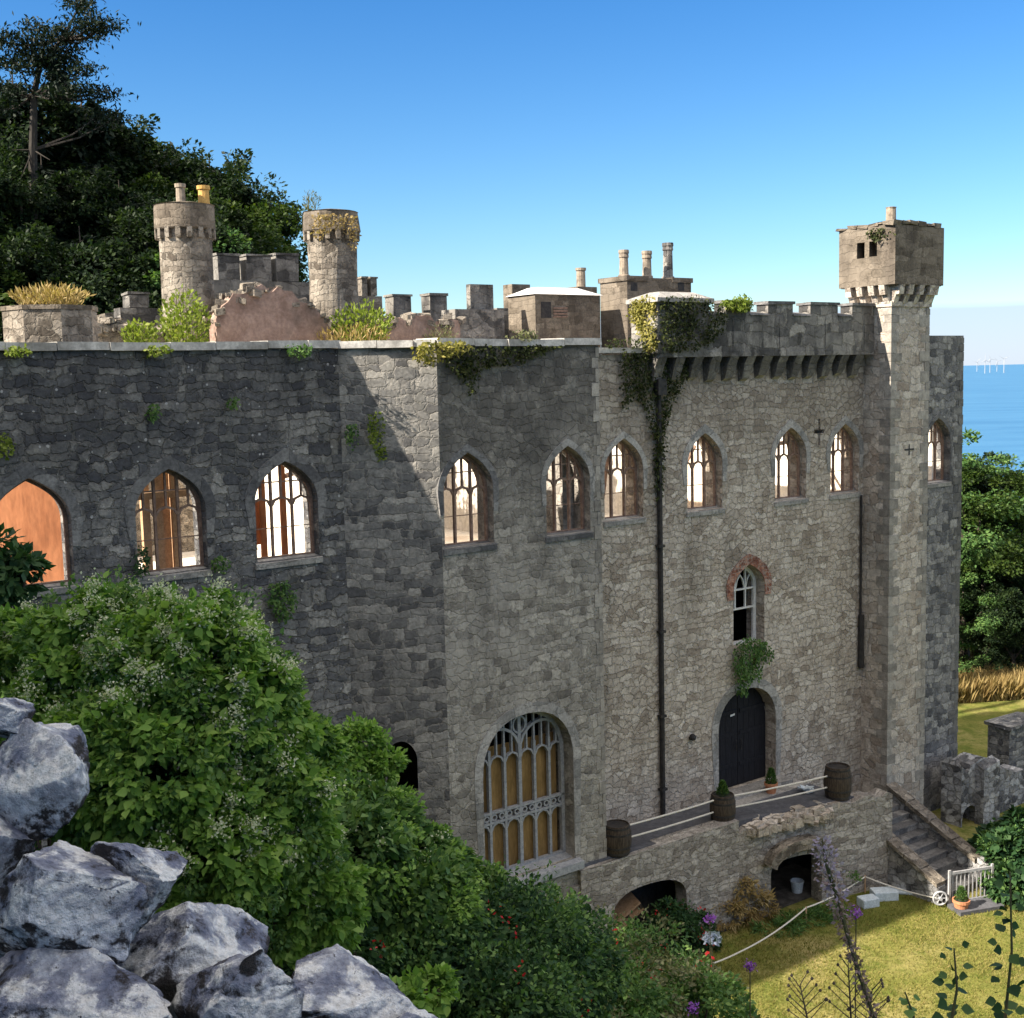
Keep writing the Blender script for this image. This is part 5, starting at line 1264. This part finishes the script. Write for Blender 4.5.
wallplant('ivy', 'golden sunlit ivy on the side of the battlement end block', 'ivy', [(634, 300), (657, 296), (658, 350), (648, 350), (640, 325), (633, 318)], None, 1100, .10, 'lf_ivylit', frame=FrL())
wallplant('ivy', 'bright green ivy tuft on the first merlon of the battlements', 'ivy', [(718, 303), (730, 297), (746, 296), (752, 306), (742, 312), (728, 309)], .46, 500, .10, 'lf_lime', out=(.0, .2))
wallplant('ivy', 'dark trailing ivy under the coping at the bay corner', 'ivy', [(440, 348), (520, 345), (560, 345), (520, 362), (480, 368), (470, 395), (455, 375), (445, 365)], 1.31, 900, .10, 'lf_ivy')
wallplant('wall_plant', 'yellowing plant hanging over the coping at the bay corner', 'wall plant', [(410, 348), (420, 341), (450, 341), (470, 346), (445, 356), (425, 366), (415, 358)], 1.38, 420, .11, 'lf_ivylit', out=(.02, .25))
wallplant('wall_plant', 'bright lime plant on the wall at the edge of the diagonal shadow', 'wall plant', [(368, 415), (377, 409), (384, 420), (381, 440), (388, 456), (378, 460), (368, 440)], .56, 320, .085, 'lf_lime', out=(.01, .08))
wallplant('wall_plant', 'dull green plant in the shadow next to the bright lime one', 'wall plant', [(346, 425), (354, 422), (358, 440), (350, 452), (344, 440)], .34, 130, .085, 'lf_mid', out=(.01, .08))
wallplant('wall_plant', 'hanging green plant under the window nearest the sunlit wall', 'wall plant', [(262, 585), (282, 580), (292, 595), (288, 618), (276, 622), (266, 605)], .11, 380, .10, 'lf_mid', out=(.03, .25))
wallplant('hanging_plant', 'dense green plant hanging from the brick arched window above the door', 'plant', [(733, 640), (745, 635), (760, 640), (768, 650), (758, 662), (752, 676), (743, 680), (741, 696), (735, 694), (731, 676), (728, 662)], .03, 1500, .10, 'lf_mid', out=(.03, .32), hang=1.1)
k = 0
for (px, py, rx, ry, w, m, lb) in ((155, 350, 12, 6, .15, 'lf_lime', 'small lime green weed under the coping above the second shaded window'), (296, 350, 14, 7, .15, 'lf_mid', 'green weed under the coping near the top of the diagonal shadow'), (14, 351, 16, 5, .15, 'lf_lime', 'thin green weed under the coping above the boarded window'),
                               (150, 412, 6, 9, .12, 'lf_mid', 'tiny dark fern midway up the shaded wall above the second window'), (230, 402, 5, 6, .12, 'lf_mid', 'tiny fern on the shaded wall between the second and third windows'), (4, 445, 8, 12, .12, 'lf_lime', 'small yellow green weed on the shaded wall above the boarded window'),
                               (138, 560, 9, 16, .12, 'lf_dark', 'dark weed at the sill end of the stud filled window'), (218, 563, 8, 9, .12, 'lf_mid', 'small weed between the sills of the second and third shaded windows'), (518, 335, 14, 6, 1.2, 'lf_hazel', 'dry tuft growing on the coping above the bay windows'), (625, 343, 30, 5, .1, 'lf_ivy', 'dark moss line along the coping beside the battlement block'), (850, 874, 6, 7, 2.85, 'lf_mid', 'small dark fern on the crumbling terrace wall')):
    wallplant('wall_weed', lb, 'wall plant', [(px+rx*math.cos(a), py+ry*math.sin(a)) for a in np.linspace(0, 2*math.pi, 9)[:-1]], w, int(rx*ry*1.1)+30, .085, m, out=(.02, .22))
# plants on the roof
def tuft(name, label, p, r, h, n, size, mat, cat='weeds', T=ND, TF=DIF, group=None):
    a = rng.uniform(0, 2*math.pi, n); rr = r*np.sqrt(rng.uniform(0, 1, n)); t = rng.uniform(0, 1, n)
    sp = 1+t*.35
    pos = np.array(p)+np.stack([rr*np.cos(a)*sp, rr*np.sin(a)*sp, t*h*(1-.45*(rr/r)**2)], 1)
    dr = np.stack([np.cos(a)*.5, np.sin(a)*.5, np.ones(n)], 1)+rng.normal(size=(n, 3))*.45
    L = Leaves(); L.add(*inst(pos, dr, unit(rng.normal(size=(n, 3))+np.array([0, -.6, .3])), size*rng.uniform(.6, 1.4, n), T, TF))
    e = empty(name, tuple(p), label, cat, group); L.build('foliage', M[mat], e)
    mb = MB()
    for j in range(7):
        q = np.array(p)+np.array([random.uniform(-r, r)*.6, random.uniform(-r, r)*.6, 0]); mb.tube([q-up*.1, q+np.array([random.uniform(-r, r)*.3, random.uniform(-r, r)*.3, h*random.uniform(.6, 1.)])], [.012, .005], 4)
    mb.build('stem', M['stem'], e, uv=False); return e
c, zt, r = TURR; tuft('dry_weeds', 'tuft of dry golden weeds growing on the octagonal turret stub', (c[0], c[1], zt), r*.62, .45, 900, .16, 'lf_dry')
q = atw(185, 335, -8.2); q[2] = 1.0; tuft('green_weeds', 'tall yellow green weeds growing before the taller round tower', q, .55, 1.7, 1000, .13, 'lf_lime', T=DI)
q = atw(140, 335, -8.0); q[2] = 1.0; tuft('green_weeds', 'low bright green weeds beside the low crumbled sandy wall', q, .4, .75, 400, .13, 'lf_lime', T=DI)
q = atw(362, 325, -8.0); q[2] = 1.1; tuft('green_weeds', 'bushy yellow green weeds at the foot of the ruined round tower', q, .75, 1.3, 1000, .13, 'lf_lime', T=DI)
q = atw(352, 330, -7.8); q[2] = 1.0; tuft('dry_weeds', 'sandy dry grass on the roof below the bushy weeds', q, .9, .6, 500, .2, 'lf_dry')
q = atw(440, 328, -8.0); q[2] = 1.0; tuft('green_weeds', 'dull green weeds on the low sandy broken wall under the merlons', q, .45, .65, 400, .12, 'lf_hazel')
t, q, r = tB; tuft('dry_weeds', 'pale dry seedling standing on the rim of the ruined round tower', (q[0]-r*.62, q[1]-r*.3, q[2]+.05), .22, .65, 170, .12, 'lf_hazel')
q = atw(318, 240, -9.9); wallplant('dry_ivy', 'brown dry creeper hanging over the rim of the ruined round tower', 'ivy', [(306, 214), (330, 214), (352, 216), (357, 238), (350, 252), (345, 236), (330, 226), (318, 240), (308, 232)], -10.05, 300, .12, 'lf_dry', out=(.05, .2))
q = np.array([*P(8.0, .9, TZ1)]); wallplant('wall_weed', 'dark weed growing out of the turret top above its square holes', 'wall plant', [(868, 232), (888, 226), (895, 234), (888, 240), (872, 240)], None, 130, .11, 'lf_ivy', frame=type('F', (), {'ax': N, 'nd': -D, '__call__': lambda s, x, y: ray(x, y)*((TU0+O@D)/(ray(x, y)@D))})())

# ---------------------------------------------------------------- near stems at the lower right
def stem_plant(name, label, cat, px0, py0, Yd, px1, py1, leafs, size, mat, T=OV, TF=OVF, flowers=None):
    a, b = at(px0, py0, Yd), at(px1, py1, Yd); g_ = np.array([b[0], b[1], tz(b[0], b[1])])
    e = empty(name, tuple(g_), label, cat); mb = MB()
    mid = (a+b)/2+np.array([.02, 0, 0]); mb.tube([g_, b, mid, a], [.008, .007, .005, .003], 6); mb.build('stem', M['stem'], e)
    L = Leaves(); t = np.linspace(0, 1, leafs); pos = a+(b-a)*t[:, None]*1.15+rng.normal(size=(leafs, 3))*.012
    ang = t*40; dr = np.stack([np.cos(ang), np.sin(ang)*.6, -.1+.2*rng.normal(size=leafs)], 1)
    pos = pos+dr*size*.45; mb2 = None
    L.add(*inst(pos, dr, unit(np.array([0, -.5, .8])+rng.normal(size=(leafs, 3))*.4), size*(.5+.5*t)*rng.uniform(.8, 1.2, leafs), T, TF)); L.build('foliage', M[mat], e)
    return e, a, b
LOB = OV*np.array([1.5, 1, 1.2])
stem_plant('leafy_stem', 'dark leafy stem rising at the bottom edge before the sunlit lawn', 'plant', 954, 948, 4.6, 950, 1030, 22, .058, 'lf_dark', LOB)
stem_plant('leafy_stem', 'dark leafy stem before the lawn closest to the picture corner', 'plant', 1010, 872, 4.8, 1004, 1030, 40, .062, 'lf_dark', LOB)
stem_plant('leafy_stem', 'short broad leaved stem at the bottom edge below the lawn', 'plant', 905, 992, 4.4, 912, 1040, 12, .06, 'lf_mid', LOB)
for i, (x0, y0, x1, lb) in enumerate(((848, 962, 852, 'bare brown seed stalk right beside the faded lilac spike'), (800, 985, 812, 'thin bare seed stalk before the shaded lawn'), (872, 990, 868, 'short bare seed stalk at the bottom edge'))):
    a, b = at(x0, y0, 4.5), at(x1, 1040, 4.5); g_ = np.array([b[0], b[1], tz(b[0], b[1])]); mb = MB(); mb.tube([g_, b, a], [.006, .005, .002], 5)
    for k in range(12):
        t = k/12; q = a+(b-a)*t*.8; s_ = (-1)**k; e_ = q+np.array([s_*(.03+.06*t), random.uniform(-.03, .03), .05+.03*t]); mb.tube([q, e_], [.0025, .0015], 4); mb.lathe(e_, [(.002, -.006), (.007, 0), (.002, .008)], 6)
    tag(mb.build('seed_stalk', M['bark'], loc=g_), lb, 'seed stalk')
# faded lilac flower spike
e = empty('buddleia_spike', tuple(np.array([at(868, 1030, 4.2)[0], at(868, 1030, 4.2)[1], tz(*at(868, 1030, 4.2)[:2])])), 'tall drooping lilac flower spike fading to brown before the lawn', 'flower')
path = [at(x, y, Yd) for x, y, Yd in ((822, 838, 4.2), (826, 862, 4.2), (836, 895, 4.2), (846, 930, 4.2), (858, 970, 4.2), (872, 1012, 4.2), (880, 1040, 4.2))]
mb = MB(); mb.tube([np.array(e.location)]+path[::-1], [.012]+[.008]*6+[.002], 6); mb.build('stem', M['stem'], e)
def along(path, t):
    k = t*(len(path)-1); i = np.minimum(k.astype(int), len(path)-2); f = (k-i)[:, None]; A = np.array(path); return A[i]*(1-f)+A[i+1]*f
for nm, m, t0_, t1_, n in (('blossom', 'fl_lilac', 0, .34, 330), ('blossom', 'fl_faded', .18, .95, 650)):
    t = rng.uniform(t0_, t1_, n); wd = (.028+.026*np.sin(np.clip(t*6, 0, math.pi)))*(1-.35*t)
    o_ = rnd(n); pos = along(path, t)+o_*wd[:, None]*(rng.uniform(.2, 1, (n, 1)))
    L = Leaves(); L.add(*inst(pos, o_+rnd(n)*.5, rnd(n), .016*rng.uniform(.6, 1.4, n), DI, DIF)); L.build(nm, M[m], e)
for (px, py, Yd, lb) in ((750, 966, 9, 'purple blossom cluster beside the lawn rope'), (710, 918, 14, 'small purple blossom above the pale blue flower head'), (856, 912, 9, 'tiny purple blossom beside the lilac spike'), (693, 1008, 8, 'purple blossom at the bottom edge among the shrubs')):
    p = at(px, py, Yd); g_ = np.array([p[0], p[1], tz(p[0], p[1])]); e = empty('purple_flower', tuple(g_), lb, 'flower', 'purple blossoms on the slope')
    n = 90; L = Leaves(); k = Yd/F*8; pos = p+rnd(n)*k*rng.uniform(.2, 1, (n, 1))*np.array([1, 1, .8]); L.add(*inst(pos, rnd(n), rnd(n), k*.4*rng.uniform(.7, 1.3, n), DI, DIF)); L.build('blossom', M['fl_purple'], e)
    mb = MB(); mb.tube([g_, p], [.008, .005], 5); mb.build('stem', M['stem'], e)
p = at(712, 940, 20); g_ = np.array([p[0], p[1], tz(p[0], p[1])]); e = empty('hydrangea', tuple(g_), 'pale blue rounded flower head near the wide terrace arch', 'flower')
n = 260; L = Leaves(); o_ = rnd(n); o_[:, 2] = np.abs(o_[:, 2]); L.add(*inst(p+o_*.14*np.array([1, 1, .7]), rnd(n), o_, .07*rng.uniform(.7, 1.3, n), DI, DIF)); L.build('blossom', M['fl_blue'], e)
mb = MB(); mb.tube([g_, p], [.02, .012], 5); mb.build('stem', M['stem'], e)

# ---------------------------------------------------------------- trees
def decid(seed, mat, Hh=12., rw=.36, K=110, per=160, leaf=.18, bark='bark', low=.28):
    """trunk and crown meshes of a broadleaf tree standing at the origin"""
    global rng
    keep = rng; rng = np.random.default_rng(seed); rr = random.Random(seed); L = Leaves(); mb = MB()
    mb.tube([(0, 0, -.6), (.1, 0, Hh*.2), (.0, .15, Hh*.45), (.1, .1, Hh*.8)], [.3, .24, .17, .05], 9)
    lobes = []
    for k in range(11):
        a = rr.uniform(0, 6.28); h = rr.uniform(low+.08, .9); rad = Hh*rw*rr.uniform(.25, .72)*math.sin(math.pi*min(1, (h-low+.1)/(1.15-low)))**.6
        c = np.array([rad*math.cos(a), rad*math.sin(a), Hh*h]); r = Hh*rr.uniform(.10, .18); lobes.append((c, r))
        mb.tube([(0, 0, Hh*h*.55), c*np.array([.5, .5, .85]), c], [.10, .07, .025], 6)
    lobes.append((np.array([0, 0, Hh*.88]), Hh*.12)); lobes.append((np.array([0, 0, Hh*.6]), Hh*.2))
    for c, r in lobes: clumps(L, c, (r, r, r*.8), K//len(lobes)+3, per, leaf, DI, DIF, cl=.36, droop=.3)
    a = L.build('crown', M[mat], o=np.zeros(3)); b = mb.build('trunk', M[bark], uv=False); rng = keep
    return b, a
def conifer(seed, mat, Hh=14., rw=.2, leaf=.42):
    global rng
    keep = rng; rng = np.random.default_rng(seed); rr = random.Random(seed); L = Leaves(); mb = MB(); mb.tube([(0, 0, -.6), (0, 0, Hh*.5), (.05, 0, Hh)], [.24, .15, .02], 8)
    z = Hh*.12
    while z < Hh*.98:
        nb = rr.randint(5, 7); f = z/Hh; Lb = Hh*rw*(1-f)**.75*rr.uniform(.7, 1.15)+.15
        for k in range(nb):
            a = rr.uniform(0, 6.28); l = Lb*rr.uniform(.6, 1.1); tip = np.array([l*math.cos(a), l*math.sin(a), -l*.28+rr.uniform(-.1, .2)]); b0 = np.array([0, 0, z])
            mb.tube([b0, b0+tip*.5+np.array([0, 0, .06]), b0+tip], [.035, .02, .006], 4, cap=False)
            n = int(34*l)+14; t = rng.uniform(.15, 1.05, n)[:, None]; pos = b0+tip*t+rng.normal(size=(n, 3))*np.array([.16, .16, .10])*(.6+l*.16)
            dr = tip/l*1.1+rng.normal(size=(n, 3))*.55-np.array([0, 0, .35]); L.add(*inst(pos, dr, unit(rng.normal(size=(n, 3))*.5+np.array([0, 0, 1.])), leaf*rng.uniform(.6, 1.3, n), ND*np.array([1.9, 1, 1]), DIF))
        z += Hh*.032*rr.uniform(.8, 1.25)
    a = L.build('crown', M[mat], o=np.zeros(3)); b = mb.build('trunk', M['bark'], uv=False); rng = keep
    return b, a
protos = {}
def proto(key, fn): 
    b, a = fn; protos[key] = (b, a)
proto('oak', decid(1, 'lf_wood')); proto('ash', decid(2, 'lf_wood', rw=.32, low=.2)); proto('bright', decid(3, 'lf_bright', low=.22)); proto('beech', decid(4, 'lf_mid', rw=.4, low=.12))
proto('fir', conifer(5, 'lf_conifer')); proto('spruce', conifer(6, 'lf_conifer', rw=.26))
protoH = {'oak': 12., 'ash': 12., 'bright': 12., 'beech': 12., 'fir': 14., 'spruce': 14.}
used = set()
def tree(key, px, ytop, Yd, label, group, wide=1., top=None, name='broadleaf_tree'):
    p = at(px, ytop, Yd); b = tz(p[0], p[1])-.2; H = max(4., p[2]-b); s_ = H/protoH[key]*1.02
    e = empty(name, (p[0], p[1], b), label, 'tree', group); e.rotation_euler = (0, 0, random.uniform(0, 6.28)); e.scale = (s_*wide, s_*wide, s_)
    for o in protos[key]:
        if key in used: o2 = o.copy(); COL.objects.link(o2); o2.name = o.name.split('.')[0]
        else: o2 = o
        o2.parent = e
    used.add(key); return e
GH = 'trees on the wooded hill behind the castle'
LB = {'oak': 'dark rounded broadleaf tree on the wooded hill behind the castle', 'ash': 'tall dark broadleaf tree on the wooded hill behind the castle', 'bright': 'brighter green tree among the dark ones on the hill', 'beech': 'dense mid green tree on the hill behind the castle', 'fir': 'slim dark conifer on the wooded hill behind the castle', 'spruce': 'broad dark conifer on the wooded hill behind the castle'}
hl = [('spruce', -20, 50, 66), ('spruce', 12, 75, 64), ('ash', 45, 88, 66), ('fir', 60, 70, 72), ('spruce', 82, 95, 66), ('oak', 85, 118, 68), ('ash', 108, 128, 70), ('fir', 118, 118, 76), ('bright', 142, 138, 72), ('oak', 160, 152, 72), ('fir', 172, 150, 78), ('ash', 190, 158, 74), ('spruce', 208, 158, 76), ('oak', 216, 172, 72), ('oak', 232, 196, 74), ('bright', 226, 205, 66), ('beech', 236, 218, 70),
      ('ash', -15, 140, 60), ('oak', 15, 165, 58), ('spruce', 40, 160, 60), ('oak', 70, 170, 60), ('ash', 95, 180, 62), ('spruce', 120, 185, 62), ('bright', 138, 178, 66), ('oak', 150, 205, 60), ('ash', 180, 200, 64), ('oak', 205, 215, 60), ('beech', 222, 232, 58),
      ('oak', 5, 225, 55), ('ash', 45, 235, 55), ('spruce', 80, 232, 56), ('oak', 112, 240, 55), ('oak', 140, 255, 55), ('bright', 5, 262, 53), ('oak', 60, 275, 53), ('oak', 100, 280, 53), ('oak', 170, 260, 56), ('ash', -30, 200, 56)]
for key, px, yt, Yd in hl: tree(key, px, yt, Yd, LB[key], GH, wide=1.15 if key != 'fir' else .9, name='conifer_tree' if key in ('fir', 'spruce') else 'broadleaf_tree')
GR_ = 'trees beyond the far lawn'
for key, px, yt, Yd, lb in (('beech', 968, 432, 64, 'tall mid green tree rising beside the castle end wall against the sea'), ('oak', 992, 452, 70, 'dark tree beyond the far lawn with the sea behind it'), ('bright', 978, 470, 62, 'bright green leafy tree between the dark ones beyond the far lawn'), ('bright', 1012, 470, 66, 'light green tree beyond the far lawn near the picture edge'), ('beech', 1035, 462, 72, 'mid green tree at the end of the far row'), ('oak', 950, 455, 66, 'dark tree mostly hidden by the castle end wall'), ('oak', 1000, 545, 60, 'low dark tree in the shade beyond the dry grass'), ('beech', 965, 560, 60, 'low leafy tree right beside the end wall beyond the dry grass'), ('oak', 1030, 555, 60, 'low dark tree at the picture edge beyond the dry grass'), ('oak', 985, 600, 59, 'lowest dark bushy tree just behind the dry grass'), ('oak', 1015, 605, 59, 'second lowest dark bushy tree just behind the dry grass')):
    tree(key, px, yt, Yd, lb, GR_, wide=1.2)
# tall sparse pine on the hill
def pine():
    Yd = 58.; base = at(36, 330, Yd); base[2] = tz(base[0], base[1])-.3
    e = empty('pine_tree', tuple(base), 'tall sparse pine with ragged flat branches standing against the sky', 'tree')
    tp = [base, at(33, 230, Yd), at(33, 150, Yd), at(34, 95, Yd), at(40, 65, Yd), at(62, 40, Yd), at(80, 5, Yd)]
    mb = MB(); mb.tube(tp, [.26, .23, .2, .16, .13, .09, .03], 8); L = Leaves()
    ends = [(8, 35), (-6, 40), (20, 48), (32, 26), (45, 36), (56, 30), (66, 36), (78, 22), (84, 8), (76, 0), (80, -8), (95, 20), (108, 25), (90, 36), (72, 46), (56, 48), (42, 55), (30, 58), (62, 60), (76, 68), (88, 68), (48, 74), (20, 66), (6, 58), (-8, 62), (100, 28), (28, 40), (96, 92), (110, 96), (116, 118), (104, 112), (85, 88), (12, 90), (0, 110), (60, 92), (-10, 85), (50, 62), (66, 54)]
    for (x, y) in ends:
        tgt = at(x, y, Yd+random.uniform(-1.5, 1.5)); j = min(range(1, len(tp)), key=lambda i: abs(tp[i][2]-(tgt[2]-.6))); a = tp[j]
        md = a*.45+tgt*.55+np.array([0, 0, -.25]); mb.tube([a, md, tgt], [.07, .045, .015], 5, cap=False)
        for q, n, sp in ((tgt, 150, .34), (md*.3+tgt*.7, 80, .30), (md*.7+tgt*.3, 20, .24)):
            pos = q+rng.normal(size=(n, 3))*np.array([sp*1.25, sp*1.25, sp*.42]); dr = rng.normal(size=(n, 3))+np.array([.25, 0, .1]); L.add(*inst(pos, dr, unit(rng.normal(size=(n, 3))*.6+np.array([0, 0, 1])), .24*rng.uniform(.6, 1.3, n), ND*np.array([1.7, 1, 1]), DIF))
    for (x, y) in ((20, 180), (52, 200), (10, 215), (60, 240), (15, 255), (50, 160), (12, 150)):
        tgt = at(x, y, Yd-.6); a = min(tp, key=lambda p: abs(p[2]-tgt[2]-.4)); mb.tube([a, tgt], [.05, .012], 4, cap=False)
    mb.build('trunk', M['barkpale'], e, uv=False); L.build('crown', M['lf_conifer'], e)
pine()
# trees beside the camera, outside the picture on the sunny side; they shade the bush and the rocks
for i, (x, y, H, key) in enumerate(((-9.5, 2.5, 13.5, 'oak'), (-8, -1.5, 13, 'ash'), (-14, 2, 17, 'oak'), (-15, 10, 13.5, 'beech'), (-6.5, -5, 11, 'oak'))):
    b = tz(x, y)-.2; e = empty('broadleaf_tree', (x, y, b), 'tree on the slope beside the rock pile, shading it', 'tree', 'trees shading the rock pile'); s_ = H/12; e.scale = (s_*1.2, s_*1.2, s_); e.rotation_euler = (0, 0, i*1.3)
    for o in protos[key]: o2 = o.copy(); COL.objects.link(o2); o2.parent = e

# ---------------------------------------------------------------- dry grass strip and lawn grass
def blades(name, label, pts, size, mat, kind='stuff', lean=.35, T=BL, TF=BLF):
    n = len(pts); a = rng.uniform(0, 6.28, n); dr = np.stack([np.cos(a)*lean, np.sin(a)*lean, np.ones(n)], 1)+rng.normal(size=(n, 3))*.15
    nr = np.stack([np.cos(a+1.5), np.sin(a+1.5), np.zeros(n)], 1)
    L = Leaves(); L.add(*inst(pts, dr, nr, size*rng.uniform(.5, 1.4, n), T, TF)); return tag(L.build(name, M[mat], loc=pts.mean(0)), label, 'grass', kind=kind)
n = 20000; x = rng.uniform(17, 34, n); y = rng.uniform(56.3, 59.5, n)+.12*(x-20); blades('dry_grass', 'strip of tall golden dry grass along the far edge of the lawn', np.stack([x, y, terrain(x, y)], 1), 1.05, 'lf_dry', T=BL*np.array([.5, 1, 1]))
n = 90000; u_ = rng.uniform(-7, 13, n); w_ = rng.uniform(1.9, 11, n); q = O[None]+u_[:, None]*D+w_[:, None]*N
keep = (w_ > 2.0+.2*(u_+.6)); q = q[keep]; q[:, 2] = terrain(q[:, 0], q[:, 1]); q = q[q[:, 2] < ZL+.6]; blades('grass', 'short grass growing on the lawn before the terrace', q, .075, 'grass', T=BL*np.array([2.2, 1, 1]), lean=.6)
